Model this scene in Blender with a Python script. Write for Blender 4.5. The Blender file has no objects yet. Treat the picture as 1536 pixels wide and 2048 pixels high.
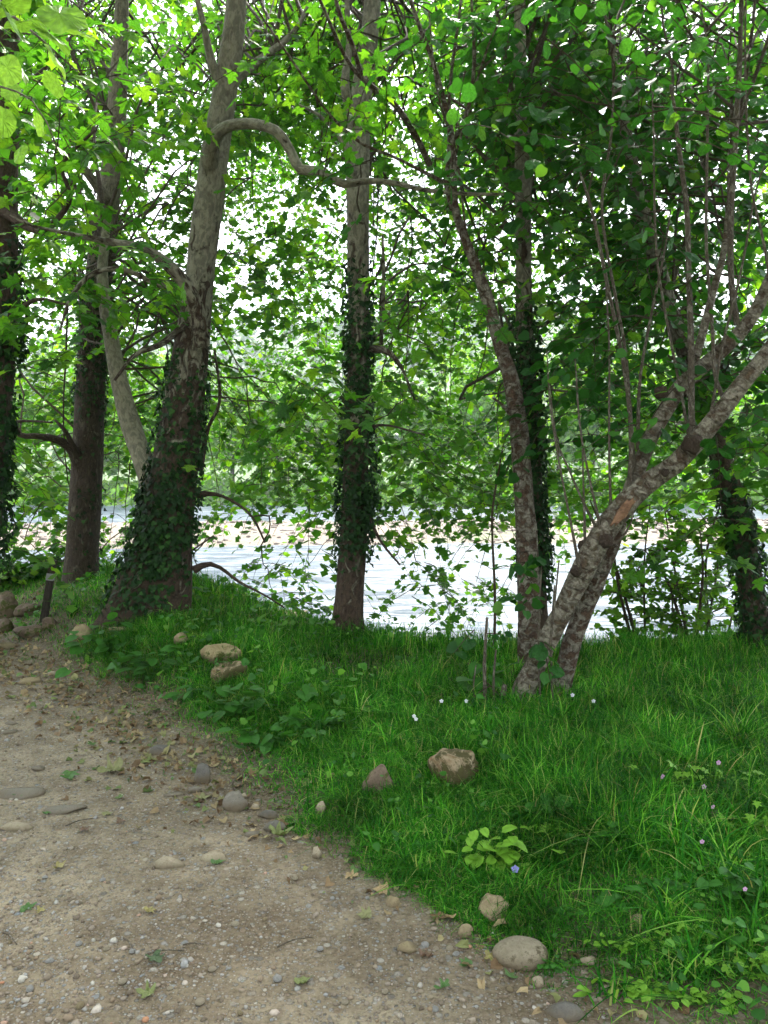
import bpy, math
import numpy as np
from mathutils import Matrix
C = bpy.context
SC = C.scene
COL = SC.collection
rng = np.random.default_rng(11)
R = math.radians

# ------------------------------------------------------------------ camera, sky, sun, exposure
CAMZ, PITCH, FPX = 1.55, R(3.48), 1547.0
cam = bpy.data.cameras.new('camera')
cam.sensor_fit = 'VERTICAL'
cam.angle = 2 * math.atan(1024 / FPX)
cam.clip_end = 3000
cam.clip_start = 0.05
cam_o = bpy.data.objects.new('camera', cam)
COL.objects.link(cam_o)
cam_o.location = (0, 0, CAMZ)
cam_o.rotation_euler = (R(90) - PITCH, 0, 0)
SC.camera = cam_o

SUN_EL, SUN_ROT = 47, 10          # high, beyond the river, a little to the right
world = bpy.data.worlds.new('World')
SC.world = world
world.use_nodes = True
wn, wl = world.node_tree.nodes, world.node_tree.links
wn.clear()
w_out = wn.new('ShaderNodeOutputWorld')
w_bg = wn.new('ShaderNodeBackground')
w_bg.inputs['Strength'].default_value = 0.15
w_sky = wn.new('ShaderNodeTexSky')
w_sky.sky_type = 'NISHITA'
w_sky.sun_disc = False
w_sky.sun_elevation = R(SUN_EL)
w_sky.sun_rotation = R(SUN_ROT)
w_sky.dust_density = 2.0
w_geo = wn.new('ShaderNodeTexCoord')
w_noi = wn.new('ShaderNodeTexNoise')
w_noi.inputs['Scale'].default_value = 2.6
w_noi.inputs['Detail'].default_value = 6
w_rmp = wn.new('ShaderNodeValToRGB')
w_rmp.color_ramp.elements[0].position = 0.36
w_rmp.color_ramp.elements[0].color = (0.25, 0.25, 0.25, 1)
w_rmp.color_ramp.elements[1].position = 0.55
w_rmp.color_ramp.elements[1].color = (1, 1, 1, 1)
w_mix = wn.new('ShaderNodeMixRGB')
w_mix.inputs['Color2'].default_value = (9.2, 9.6, 10.2, 1)     # bright thin cloud
wl.new(w_geo.outputs['Generated'], w_noi.inputs['Vector'])
wl.new(w_noi.outputs['Fac'], w_rmp.inputs['Fac'])
wl.new(w_rmp.outputs['Color'], w_mix.inputs['Fac'])
wl.new(w_sky.outputs['Color'], w_mix.inputs['Color1'])
wl.new(w_mix.outputs['Color'], w_bg.inputs['Color'])
wl.new(w_bg.outputs['Background'], w_out.inputs['Surface'])

sun = bpy.data.lights.new('sun', 'SUN')
sun.energy = 5.0
sun.angle = R(7)
sun.color = (1.0, 0.95, 0.87)
sun_o = bpy.data.objects.new('sun', sun)
COL.objects.link(sun_o)
# the lamp shines along -Z: elevation SUN_EL, azimuth SUN_ROT clockwise from +Y
sun_o.rotation_euler = (R(90 - SUN_EL), 0, R(180 - SUN_ROT))
sun_o.location = (0, 0, 40)

SC.view_settings.view_transform = 'Standard'
SC.view_settings.look = 'None'
SC.view_settings.gamma = 1
SC.view_settings.use_curve_mapping = False
SC.view_settings.exposure = 1.8
cy = SC.cycles
cy.use_denoising = True
cy.max_bounces = 8
cy.diffuse_bounces = 5
cy.glossy_bounces = 3
cy.transmission_bounces = 6
cy.volume_bounces = 0
cy.transparent_max_bounces = 6
cy.sample_clamp_indirect = 6
cy.caustics_reflective = False
cy.caustics_refractive = False
cy.use_adaptive_sampling = True
cy.adaptive_threshold = 0.02

# ------------------------------------------------------------------ geometry helpers
cp, sp_ = math.cos(PITCH), math.sin(PITCH)

def W(px, py, d):
    """world point seen at photo pixel (px,py) at distance d along +Y"""
    a, b = (px - 768) / FPX, (1024 - py) / FPX
    v = np.array([a, cp + b * sp_, -sp_ + b * cp])
    v = v * (d / v[1])
    v[2] += CAMZ
    return v

def project(p):
    q = p - np.array([0, 0, CAMZ])
    z = q[:, 1] * cp - q[:, 2] * sp_
    z = np.where(z < 0.01, 1e9, z)
    u = q[:, 1] * sp_ + q[:, 2] * cp
    return 768 + FPX * q[:, 0] / z, 1024 - FPX * u / z, z

def sstep(t):
    t = np.clip(t, 0, 1)
    return t * t * (3 - 2 * t)

_ph = rng.uniform(0, 6.28, (60, 3))
_dr = rng.normal(size=(60, 3))
_dr /= np.linalg.norm(_dr, axis=1)[:, None]

def wob(p, freq, seed=0, octs=3):
    """cheap smooth noise, about -1..1, p (n,3)"""
    out = np.zeros(len(p)); a = 1.0
    for o in range(octs):
        for k in range(4):
            j = (seed * 7 + o * 4 + k) % 60
            out += a * np.sin(p @ _dr[j] * freq * (1 + .31 * k) + _ph[j, 0] + 1.3 * np.sin(p @ _dr[(j + 17) % 60] * freq * .6 + _ph[j, 1]))
        a *= .5; freq *= 2.1
    return out / 5.0

def xy3(x, y):
    x, y = np.broadcast_arrays(np.asarray(x, float), np.asarray(y, float))
    return np.stack([x.ravel(), y.ravel(), np.zeros(x.size)], 1)

EX = [-40, -12, -5, -3.6, -2.5, -1.7, -.9, -.3, .8, 1.8, 3.5, 12, 40]
EY = [12, 9.8, 9.2, 8.9, 8.3, 7.5, 6.7, 6.25, 6.0, 5.95, 6.45, 7.2, 9]
PY = [-60, 0, 1.6, 2.14, 2.66, 3.03, 3.58, 4.2, 4.9, 5.7, 7.05, 9, 14, 40]
PX = [30, 1.7, .98, .60, .12, -.28, -.68, -1.05, -1.68, -2.5, -3.6, -4.6, -8, -30]

def path_s(x, y):
    x = np.asarray(x, float); y = np.asarray(y, float)
    n = wob(xy3(x, y), 5.0, 3, 3).reshape(np.shape(x)) * .07
    return (x - np.interp(y, PY, PX)) * .75 + n

def edge_e(x, y):
    return np.asarray(y) - np.interp(x, EX, EY)

def gz(x, y):
    x = np.asarray(x, float); y = np.asarray(y, float)
    shp = np.shape(x)
    s, e = path_s(x, y), edge_e(x, y)
    q = xy3(x, y)
    rise = np.interp(x, [-6, -3, -1.8, -.9, -.2, .6, 2, 6], [.32, .36, .32, .20, .11, .08, .04, .04])
    z = rise * sstep((s + .05) / .9)
    z = z + .012 * wob(q, 2.2, 1, 2).reshape(shp) + .03 * wob(q, 1.1, 5, 2).reshape(shp) * sstep(s / .6)
    z = z - 2.95 * sstep((e - .1) / 3.4)
    far = sstep((np.hypot(x, y) - 15) / 20) * sstep((-y + 10) / 20)
    return z + far * .4 * wob(q, .1, 6, 2).reshape(shp)

def G(px, py):
    """ground point under photo pixel"""
    v = W(px, py, 1.0) - np.array([0, 0, CAMZ])
    lo, hi = 1.0, 30.0
    t = np.linspace(1.2, 14, 900)
    P = np.outer(t, v); P[:, 2] += CAMZ
    below = P[:, 2] < gz(P[:, 0], P[:, 1])
    i = int(np.argmax(below)) if below.any() else len(t) - 1
    return np.array([P[i, 0], P[i, 1], float(gz(P[i, 0], P[i, 1]))])

# ------------------------------------------------------------------ mesh helpers
class Buf:
    def __init__(s):
        s.v, s.q, s.t, s.a, s.n = [], [], [], [], 0
    def add(s, v, quads=None, tris=None, attr=None):
        v = np.asarray(v, float)
        if quads is not None and len(quads): s.q.append(np.asarray(quads) + s.n)
        if tris is not None and len(tris): s.t.append(np.asarray(tris) + s.n)
        s.v.append(v)
        s.a.append(np.asarray(attr, float) if attr is not None else v)
        s.n += len(v)
    def mesh(s, name, off=(0, 0, 0), smooth=True, attr=None):
        v = np.concatenate(s.v) - np.asarray(off)
        q = np.concatenate(s.q) if s.q else np.zeros((0, 4), int)
        t = np.concatenate(s.t) if s.t else np.zeros((0, 3), int)
        m = bpy.data.meshes.new(name)
        m.vertices.add(len(v)); m.vertices.foreach_set('co', v.ravel().astype(np.float32))
        m.loops.add(q.size + t.size)
        m.loops.foreach_set('vertex_index', np.concatenate([q.ravel(), t.ravel()]).astype(np.int32))
        m.polygons.add(len(q) + len(t))
        st = np.concatenate([np.arange(len(q)) * 4, len(q) * 4 + np.arange(len(t)) * 3])
        m.polygons.foreach_set('loop_start', st.astype(np.int32))
        m.polygons.foreach_set('use_smooth', np.full(len(q) + len(t), smooth))
        if attr:
            A = m.attributes.new(attr, 'FLOAT_VECTOR', 'POINT')
            A.data.foreach_set('vector', np.concatenate(s.a).ravel().astype(np.float32))
        m.update(calc_edges=True)
        return m

def link(name, mesh, mat, parent=None, kind=None, loc=None):
    o = bpy.data.objects.new(name, mesh)
    COL.objects.link(o)
    if mat is not None and len(mesh.materials) == 0:
        mesh.materials.append(mat)
    if parent is not None: o.parent = parent
    if loc is not None: o.location = loc
    if kind: o['kind'] = kind
    return o

def tag(o, label, cat, group=None):
    o['label'] = label; o['category'] = cat
    if group: o['group'] = group
    return o

def thing(name, label, cat, loc, group=None):
    o = bpy.data.objects.new(name, None)
    o.empty_display_size = .1
    COL.objects.link(o); o.location = tuple(loc)
    return tag(o, label, cat, group)

def part(name, buf, mat, root, kind=None, smooth=True, attr=None):
    return link(name, buf.mesh(name, tuple(root.location), smooth, attr), mat, root, kind)

def crom(pts, n):
    """Catmull-Rom through control rows -> n rows"""
    P = np.asarray(pts, float)
    if len(P) == 2:
        t = np.linspace(0, 1, n)[:, None]
        return P[0] * (1 - t) + P[1] * t
    Q = np.vstack([2 * P[0] - P[1], P, 2 * P[-1] - P[-2]])
    L = np.concatenate([[0], np.cumsum(np.linalg.norm(np.diff(P[:, :3], axis=0), axis=1))])
    s = np.linspace(0, L[-1], n)
    i = np.clip(np.searchsorted(L, s, side='right') - 1, 0, len(P) - 2)
    u = ((s - L[i]) / (L[i + 1] - L[i] + 1e-9))[:, None]
    a, b, c, d = Q[i], Q[i + 1], Q[i + 2], Q[i + 3]
    return .5 * (2 * b + (c - a) * u + (2 * a - 5 * b + 4 * c - d) * u ** 2 + (3 * b - a - 3 * c + d) * u ** 3)

def frames(P):
    T = np.gradient(P, axis=0)
    T /= np.linalg.norm(T, axis=1)[:, None] + 1e-9
    n = np.cross(T[0], [0, 1, 0.13]); n /= np.linalg.norm(n)
    N = np.zeros_like(P)
    for i in range(len(P)):
        n = n - T[i] * (n @ T[i]); n /= np.linalg.norm(n) + 1e-9
        N[i] = n
    return T, N, np.cross(T, N)

def tube(buf, P, rad, sides=10, lump=0.0, seed=0, cap=True, flare=None, jit=0.0):
    P = np.asarray(P, float); rad = np.asarray(rad, float)
    n = len(P)
    T, N, B = frames(P)
    a = np.linspace(0, 2 * np.pi, sides, endpoint=False)
    ca, sa = np.cos(a), np.sin(a)
    D = N[:, None, :] * ca[None, :, None] + B[:, None, :] * sa[None, :, None]
    L = np.concatenate([[0], np.cumsum(np.linalg.norm(np.diff(P, axis=0), axis=1))])
    rr = np.repeat(rad[:, None], sides, 1)
    if flare is not None: rr = rr * flare(L[:, None], a[None, :], D)
    if lump:
        q = (P[:, None, :] + D * rr[..., None]).reshape(-1, 3)
        rr = rr * (1 + lump * wob(q, 5 / max(rad[0] * 4, .08), seed, 3).reshape(n, sides))
    V = P[:, None, :] + D * rr[..., None]
    att = np.stack([np.repeat(ca[None], n, 0) * rad[:, None], np.repeat(sa[None], n, 0) * rad[:, None], np.repeat(L[:, None], sides, 1)], -1)
    i = np.arange(n - 1)[:, None] * sides
    j = np.arange(sides)[None]
    k = (j + 1) % sides
    Q = np.stack([i + j, i + k, i + sides + k, i + sides + j], -1).reshape(-1, 4)
    V = V.reshape(-1, 3); att = att.reshape(-1, 3)
    tr = None
    if cap:
        V = np.vstack([V, P[-1] + T[-1] * rad[-1] * .4]); att = np.vstack([att, [0, 0, L[-1]]])
        c = n * sides
        o = (n - 1) * sides
        tr = np.stack([o + np.arange(sides), o + (np.arange(sides) + 1) % sides, np.full(sides, c)], -1)
    buf.add(V, Q, tr, att)
    return P, D, rr

# leaf templates ---------------------------------------------------
def fan(outline, c):
    v = np.vstack([outline, [c]]); n = len(outline)
    return v, np.array([[i, (i + 1) % n, n] for i in range(n)])

def sym(half, tip):
    h = np.array(half)
    l = h[::-1].copy(); l[:, 0] *= -1
    return np.vstack([h, [tip], l])

def cup(v, k=.22, fold=.12):
    z = -k * (v[:, 0] ** 2 + np.clip(v[:, 1] - .25, 0, 2) ** 2) + fold * np.abs(v[:, 0])
    return np.column_stack([v, z])

_o = np.vstack([[[0, 0]], sym([(.20, -.10), (.50, .04), (.27, .25), (.60, .52), (.22, .56)], (0, 1.0))])
PL_MID = fan(_o, (0, .28)); PL_MID = (cup(PL_MID[0]), PL_MID[1])
_o = np.vstack([[[0, -.02]], sym([(.48, .04), (.25, .27), (.56, .52)], (0, 1.0))])
PL_FAR = fan(_o, (0, .32)); PL_FAR = (cup(PL_FAR[0]), PL_FAR[1])
PL_TINY = (np.array([[0, 0, 0], [.5, .42, -.08], [0, 1, -.2], [-.5, .42, -.08], [0, .4, .06]]), np.array([[0, 1, 4], [1, 2, 4], [2, 3, 4], [3, 0, 4]]))
_h = [(.30, .02), (.47, .30), (.40, .62), (.18, .86)]
def two(h, tip=(0, 1.0), base=(0, .06)):
    pts = [base] + h + [tip] + [(-x, y) for x, y in h[::-1]]
    v = np.array(pts, float); n = len(h)
    t = []
    ring1 = list(range(0, n + 2)); ring2 = [n + 1] + list(range(n + 2, 2 * n + 2)) + [0]
    mid = len(v); v = np.vstack([v, [0, .5]])
    for r in (ring1, ring2):
        for a, b in zip(r[:-1], r[1:]): t.append([a, b, mid])
    return v, np.array(t)
HZ = two(_h); HZ = (cup(HZ[0], .18, .16), HZ[1])
HZ_FAR = two([(.42, .15), (.42, .62)]); HZ_FAR = (cup(HZ_FAR[0], .18, .16), HZ_FAR[1])
WIL = two([(.13, .3), (.10, .7)]); WIL = (cup(WIL[0], .2, .1), WIL[1])
IVY = fan(np.array([(0, 0), (.38, -.02), (.42, .34), (.22, .45), (0, 1.), (-.22, .45), (-.42, .34), (-.38, -.02)]), (0, .3)); IVY = (cup(IVY[0], .15, .05), IVY[1])

def detail_leaf(kind, seed):
    """finely outlined leaf with toothed margin and pleats, unit length"""
    r = np.random.default_rng(seed)
    if kind == 'plane':
        key = np.vstack([[[0, 0]], sym([(.13, -.09), (.30, -.10), (.55 + r.uniform(-.04, .05), .03), (.44, .14), (.29, .25), (.45, .37), (.66 + r.uniform(-.05, .05), .55), (.42, .53), (.24, .55), (.20, .75)], (0, 1.04))])
        c = (0, .26)
    else:
        a = np.linspace(0, np.pi, 12)[1:-1]
        half = [(.46 * math.sin(t) ** .8, .5 - .5 * math.cos(t)) for t in a]
        key = np.vstack([[[0, .05]], sym(half, (0, 1.04))]); c = (0, .45)
    key = key + r.normal(0, .012, key.shape)
    out = []
    for i in range(len(key)):
        a, b = key[i], key[(i + 1) % len(key)]
        out.append(a)
        m = (a + b) / 2
        nrm = np.array([b[1] - a[1], a[0] - b[0]])
        out.append(m + nrm * r.uniform(.02, .14) * (1 if kind == 'plane' else .8))
    out = np.array(out); n = len(out)
    mid = np.array(c) + (out - np.array(c)) * .55
    v = np.vstack([out, mid, [c]])
    ph = np.arctan2(v[:, 0] - 0, v[:, 1] + .12)
    rr = np.hypot(v[:, 0], v[:, 1])
    z = -.22 * (v[:, 0] ** 2 + np.clip(v[:, 1] - .2, 0, 2) ** 2) + .05 * np.cos(ph * (7 if kind == 'plane' else 9)) * rr + r.uniform(-.1, .1) * v[:, 0] + r.normal(0, .012, len(v))
    v3 = np.column_stack([v, z])
    i = np.arange(n); k = (i + 1) % n
    q = np.stack([i, k, n + k, n + i], -1)
    t = np.stack([n + i, n + k, np.full(n, 2 * n)], -1)
    # petiole
    pv = np.array([[-.008, 0.02, 0], [.008, 0.02, 0], [.006, -.35, -.04], [-.006, -.35, -.04]])
    b = Buf(); b.add(v3, q, t); b.add(pv, [[0, 1, 2, 3]])
    return b.mesh('leaf', smooth=False)

def orient(f, up_j, g=None):
    """rotation matrices: y column = f, z column ~ up + jitter"""
    g = g or rng
    n = len(f)
    f = f / (np.linalg.norm(f, axis=1)[:, None] + 1e-9)
    u = np.tile([0, 0, 1.], (n, 1)) + g.normal(0, 1, (n, 3)) * up_j
    x = np.cross(f, u); x /= np.linalg.norm(x, axis=1)[:, None] + 1e-9
    z = np.cross(x, f)
    return np.stack([x, f, z], -1)

def stamp(buf, tpl, pos, M, s):
    v, t = tpl
    n = len(pos)
    if n == 0: return
    V = np.einsum('nij,kj->nki', M, v) * np.asarray(s)[:, None, None] + pos[:, None, :]
    Tt = t[None] + (np.arange(n) * len(v))[:, None, None]
    buf.add(V.reshape(-1, 3), None, Tt.reshape(-1, 3))

def ico(sub):
    import bmesh
    b = bmesh.new(); bmesh.ops.create_icosphere(b, subdivisions=sub, radius=1)
    v = np.array([x.co[:] for x in b.verts]); t = np.array([[x.index for x in f.verts] for f in b.faces])
    b.free(); return v, t
ICO = {k: ico(k) for k in (1, 2, 3, 4)}

# ------------------------------------------------------------------ materials
def M_(name):
    m = bpy.data.materials.new(name); m.use_nodes = True
    n, l = m.node_tree.nodes, m.node_tree.links
    n.clear()
    out = n.new('ShaderNodeOutputMaterial')
    return m, n, l, out

def ramp(n, stops, interp='LINEAR'):
    r = n.new('ShaderNodeValToRGB'); cr = r.color_ramp; cr.interpolation = interp
    while len(cr.elements) < len(stops): cr.elements.new(.5)
    for e, (p, c) in zip(cr.elements, stops):
        e.position = p; e.color = (*c, 1) if len(c) == 3 else c
    return r

def noise(n, l, vec, scale, detail=5, rough=.55, dist=0):
    t = n.new('ShaderNodeTexNoise'); t.inputs['Scale'].default_value = scale
    t.inputs['Detail'].default_value = detail; t.inputs['Roughness'].default_value = rough
    t.inputs['Distortion'].default_value = dist
    if vec is not None: l.new(vec, t.inputs['Vector'])
    return t

def mixc(n, l, fac, a, b, mode='MIX'):
    x = n.new('ShaderNodeMixRGB'); x.blend_type = mode
    for k, v in (('Fac', fac), ('Color1', a), ('Color2', b)):
        if hasattr(v, 'is_linked'): l.new(v, x.inputs[k])
        elif k == 'Fac': x.inputs[k].default_value = v
        else: x.inputs[k].default_value = (*v, 1)
    return x.outputs['Color']

def bump(n, l, h, strength, dist):
    b = n.new('ShaderNodeBump'); b.inputs['Strength'].default_value = strength
    b.inputs['Distance'].default_value = dist
    l.new(h, b.inputs['Height']); return b.outputs['Normal']

def leaf_mat(name, stops, trans, island=True, fac=.45, rough=.5, spec=.2, var=.3, vs=1.3):
    m, n, l, out = M_(name)
    if island:
        g = n.new('ShaderNodeNewGeometry'); rnd = g.outputs['Random Per Island']
    else:
        g = n.new('ShaderNodeObjectInfo'); rnd = g.outputs['Random']
    rp = ramp(n, stops); l.new(rnd, rp.inputs['Fac'])
    tc = n.new('ShaderNodeTexCoord')
    nz = noise(n, l, tc.outputs['Object'], vs if island else 6, 3)
    f = n.new('ShaderNodeMapRange'); f.inputs['From Min'].default_value = .3; f.inputs['From Max'].default_value = .7
    f.inputs['To Min'].default_value = 1 - var; f.inputs['To Max'].default_value = 1 + var
    l.new(nz.outputs['Fac'], f.inputs['Value'])
    col = n.new('ShaderNodeVectorMath'); col.operation = 'SCALE'
    l.new(rp.outputs['Color'], col.inputs[0]); l.new(f.outputs['Result'], col.inputs['Scale'])
    p = n.new('ShaderNodeBsdfPrincipled'); p.inputs['Roughness'].default_value = rough
    p.inputs['Specular IOR Level'].default_value = spec
    l.new(col.outputs['Vector'], p.inputs['Base Color'])
    t = n.new('ShaderNodeBsdfTranslucent')
    tm = n.new('ShaderNodeVectorMath'); tm.operation = 'MULTIPLY'; tm.inputs[1].default_value = trans
    l.new(col.outputs['Vector'], tm.inputs[0]); l.new(tm.outputs['Vector'], t.inputs['Color'])
    mx = n.new('ShaderNodeMixShader'); mx.inputs['Fac'].default_value = fac
    l.new(p.outputs[0], mx.inputs[1]); l.new(t.outputs[0], mx.inputs[2]); l.new(mx.outputs[0], out.inputs['Surface'])
    return m

PLS = [(0, (.020, .070, .012)), (.4, (.034, .108, .014)), (.75, (.058, .150, .016)), (1, (.12, .22, .02))]
LNS = [(0, (.012, .055, .010)), (.5, (.018, .08, .012)), (.85, (.032, .115, .015)), (1, (.075, .17, .02))]
TR = (3.0, 3.1, .9)
MAT = {}
MAT['plane_leaf'] = leaf_mat('plane_leaf', PLS, TR)
MAT['plane_leaf_one'] = leaf_mat('plane_leaf_one', PLS, TR, False)
MAT['linden_leaf'] = leaf_mat('linden_leaf', LNS, (2.5, 2.5, 1.0), fac=.38)
MAT['linden_leaf_one'] = leaf_mat('linden_leaf_one', LNS, (2.5, 2.5, 1.0), False, fac=.38)
MAT['bright_leaf'] = leaf_mat('bright_leaf', [(0, (.09, .2, .02)), (1, (.16, .3, .03))], (1.2, 1.2, .9), False, fac=.36)
MAT['ivy_leaf'] = leaf_mat('ivy_leaf', [(0, (.007, .022, .006)), (.7, (.012, .04, .009)), (1, (.028, .08, .014))], (1.5, 1.5, 1), fac=.12, rough=.55, spec=.12)
MAT['grass'] = leaf_mat('grass', [(0, (.008, .060, .006)), (.35, (.018, .115, .009)), (.7, (.046, .195, .014)), (.9, (.13, .33, .035)), (1, (.26, .24, .10))], (2.0, 1.9, .8), fac=.38, rough=.55, spec=.07, var=.5, vs=2.6)
MAT['herb'] = leaf_mat('herb', [(0, (.018, .075, .012)), (.6, (.038, .14, .018)), (1, (.10, .24, .03))], (2.0, 1.8, 1.0), fac=.35)
MAT['herb_bright'] = leaf_mat('herb_bright', [(0, (.10, .24, .025)), (.6, (.15, .32, .03)), (1, (.22, .38, .04))], (1.8, 1.6, 1.0), fac=.35)
MAT['shrub_leaf'] = leaf_mat('shrub_leaf', [(0, (.035, .10, .012)), (.6, (.06, .15, .016)), (1, (.11, .21, .022))], TR, fac=.42)
MAT['far_leaf'] = leaf_mat('far_leaf', [(0, (.06, .15, .02)), (.6, (.10, .22, .028)), (1, (.16, .28, .035))], (2.2, 2.1, 1.0), fac=.4)
MAT['hill_leaf'] = leaf_mat('hill_leaf', [(0, (.05, .10, .035)), (1, (.09, .15, .05))], (1.5, 1.5, 1), fac=.2)
MAT['dead_leaf'] = leaf_mat('dead_leaf', [(0, (.10, .06, .03)), (.4, (.19, .13, .07)), (.65, (.30, .235, .13)), (.82, (.15, .17, .06)), (1, (.07, .13, .04))], (1.2, 1.1, 1), fac=.15, rough=.7)

def plain_leaf(name, c, trans=.2):
    m, n, l, out = M_(name)
    tc = n.new('ShaderNodeTexCoord'); nz = noise(n, l, tc.outputs['Object'], 5, 5)
    rp = ramp(n, [(.3, tuple(x * .65 for x in c)), (.65, c)]); l.new(nz.outputs['Fac'], rp.inputs['Fac'])
    p = n.new('ShaderNodeBsdfPrincipled'); p.inputs['Roughness'].default_value = .6
    l.new(rp.outputs['Color'], p.inputs['Base Color'])
    t = n.new('ShaderNodeBsdfTranslucent'); l.new(rp.outputs['Color'], t.inputs['Color'])
    mx = n.new('ShaderNodeMixShader'); mx.inputs[0].default_value = trans
    l.new(p.outputs[0], mx.inputs[1]); l.new(t.outputs[0], mx.inputs[2]); l.new(mx.outputs[0], out.inputs[0])
    return m

def bark_mat(name, dark, mid, pale, pale_amt, scale=(9, 9, 5), zmix=None, moss=0.0, bands=0.0, bstr=.9, soft=.04, dist=1.2):
    """flaky bark; zmix=(z0,z1): share of pale grows with height between z0 and z1"""
    m, n, l, out = M_(name)
    at = n.new('ShaderNodeAttribute'); at.attribute_name = 'bark'
    mp = n.new('ShaderNodeMapping'); mp.inputs['Scale'].default_value = scale
    l.new(at.outputs['Vector'], mp.inputs['Vector'])
    n1 = noise(n, l, mp.outputs['Vector'], 1.0, 8, .62, dist)
    n2 = noise(n, l, mp.outputs['Vector'], 3.4, 6, .7, .6)
    vo = n.new('ShaderNodeTexVoronoi'); vo.inputs['Scale'].default_value = 1.7
    dv = n.new('ShaderNodeVectorMath'); dv.operation = 'ADD'
    l.new(mp.outputs['Vector'], dv.inputs[0]); l.new(n1.outputs['Color'], dv.inputs[1]); l.new(dv.outputs['Vector'], vo.inputs['Vector'])
    base = mixc(n, l, ramp_fac(n, l, n2.outputs['Fac'], .35, .65), dark, mid)
    hs = n1.outputs['Fac']
    if zmix:
        g = n.new('ShaderNodeNewGeometry'); sx = n.new('ShaderNodeSeparateXYZ'); l.new(g.outputs['Position'], sx.inputs[0])
        mr = n.new('ShaderNodeMapRange'); mr.inputs['From Min'].default_value = zmix[0]; mr.inputs['From Max'].default_value = zmix[1]
        mr.inputs['To Min'].default_value = -.05; mr.inputs['To Max'].default_value = .3
        l.new(sx.outputs['Z'], mr.inputs['Value'])
        ad = n.new('ShaderNodeMath'); ad.operation = 'ADD'; l.new(hs, ad.inputs[0]); l.new(mr.outputs[0], ad.inputs[1]); hs = ad.outputs[0]
    pf = ramp_fac(n, l, hs, .64 - soft / 2 - pale_amt * .3, .64 + soft / 2 - pale_amt * .3)
    n3 = noise(n, l, mp.outputs['Vector'], 1.9, 5, .6, 1.0)
    palec = mixc(n, l, ramp_fac(n, l, n3.outputs['Fac'], .42, .56), tuple(x * .58 for x in pale), pale)
    palec = mixc(n, l, ramp_fac(n, l, n2.outputs['Fac'], .5, .72, .6), palec, mid)
    col = mixc(n, l, pf, base, palec)
    if bands:
        mb = n.new('ShaderNodeMapping'); mb.inputs['Scale'].default_value = (7, 7, 55)
        l.new(at.outputs['Vector'], mb.inputs['Vector'])
        nb = noise(n, l, mb.outputs['Vector'], 1.0, 4, .6, .4)
        col = mixc(n, l, ramp_fac(n, l, nb.outputs['Fac'], .55, .68, bands), col, tuple(x * .55 for x in dark))
    if moss:
        nm = noise(n, l, mp.outputs['Vector'], .6, 5, .6)
        col = mixc(n, l, ramp_fac(n, l, nm.outputs['Fac'], .5, .7, moss), col, (.05, .075, .015))
    cr = ramp_fac(n, l, vo.outputs['Distance'], .05, .5)
    hm = n.new('ShaderNodeMath'); hm.operation = 'MULTIPLY_ADD'
    l.new(n2.outputs['Fac'], hm.inputs[0]); hm.inputs[1].default_value = 1.0; l.new(pf, hm.inputs[2])
    hm2 = n.new('ShaderNodeMath'); hm2.operation = 'MULTIPLY_ADD'; l.new(cr, hm2.inputs[0]); hm2.inputs[1].default_value = .6; l.new(hm.outputs[0], hm2.inputs[2])
    p = n.new('ShaderNodeBsdfPrincipled'); p.inputs['Roughness'].default_value = .85
    p.inputs['Specular IOR Level'].default_value = .2
    l.new(col, p.inputs['Base Color']); l.new(bump(n, l, hm2.outputs[0], bstr, .02), p.inputs['Normal'])
    l.new(p.outputs[0], out.inputs[0])
    return m

def ramp_fac(n, l, s, a, b, top=1.0):
    r = n.new('ShaderNodeMapRange'); r.inputs['From Min'].default_value = a; r.inputs['From Max'].default_value = b
    r.inputs['To Max'].default_value = top
    l.new(s, r.inputs['Value']); return r.outputs['Result']

MAT['plane_bark'] = bark_mat('plane_bark', (.022, .015, .011), (.08, .054, .037), (.225, .21, .155), .24, (13, 13, 7), (1.4, 4.6), soft=.07)
MAT['plane_bark_dark'] = bark_mat('plane_bark_dark', (.035, .024, .018), (.09, .062, .045), (.22, .19, .15), .05, (14, 14, 7))
MAT['plane_bark_brown'] = bark_mat('plane_bark_brown', (.022, .016, .012), (.085, .062, .043), (.19, .165, .12), .3, (22, 22, 9), (2.5, 5.0), soft=.12, bstr=1.0)
MAT['plane_bark_pale'] = bark_mat('plane_bark_pale', (.07, .055, .034), (.13, .11, .075), (.235, .22, .155), .4, (14, 14, 8), (-1, 3.0))
MAT['speckled_bark'] = bark_mat('speckled_bark', (.055, .035, .022), (.155, .108, .070), (.31, .275, .215), .58, (17, 17, 21), None, 0, .7, 1.0, .13, .6)
MAT['slender_bark'] = bark_mat('slender_bark', (.045, .027, .018), (.13, .082, .055), (.28, .25, .20), .48, (22, 22, 20), None, 0, .6, 1.0, .10, .5)
MAT['shoot_bark'] = bark_mat('shoot_bark', (.07, .055, .04), (.15, .122, .09), (.28, .25, .20), .35, (30, 30, 14))
MAT['twig_bark'] = bark_mat('twig_bark', (.045, .032, .02), (.09, .065, .04), (.15, .13, .09), .2, (30, 30, 30))

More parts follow.
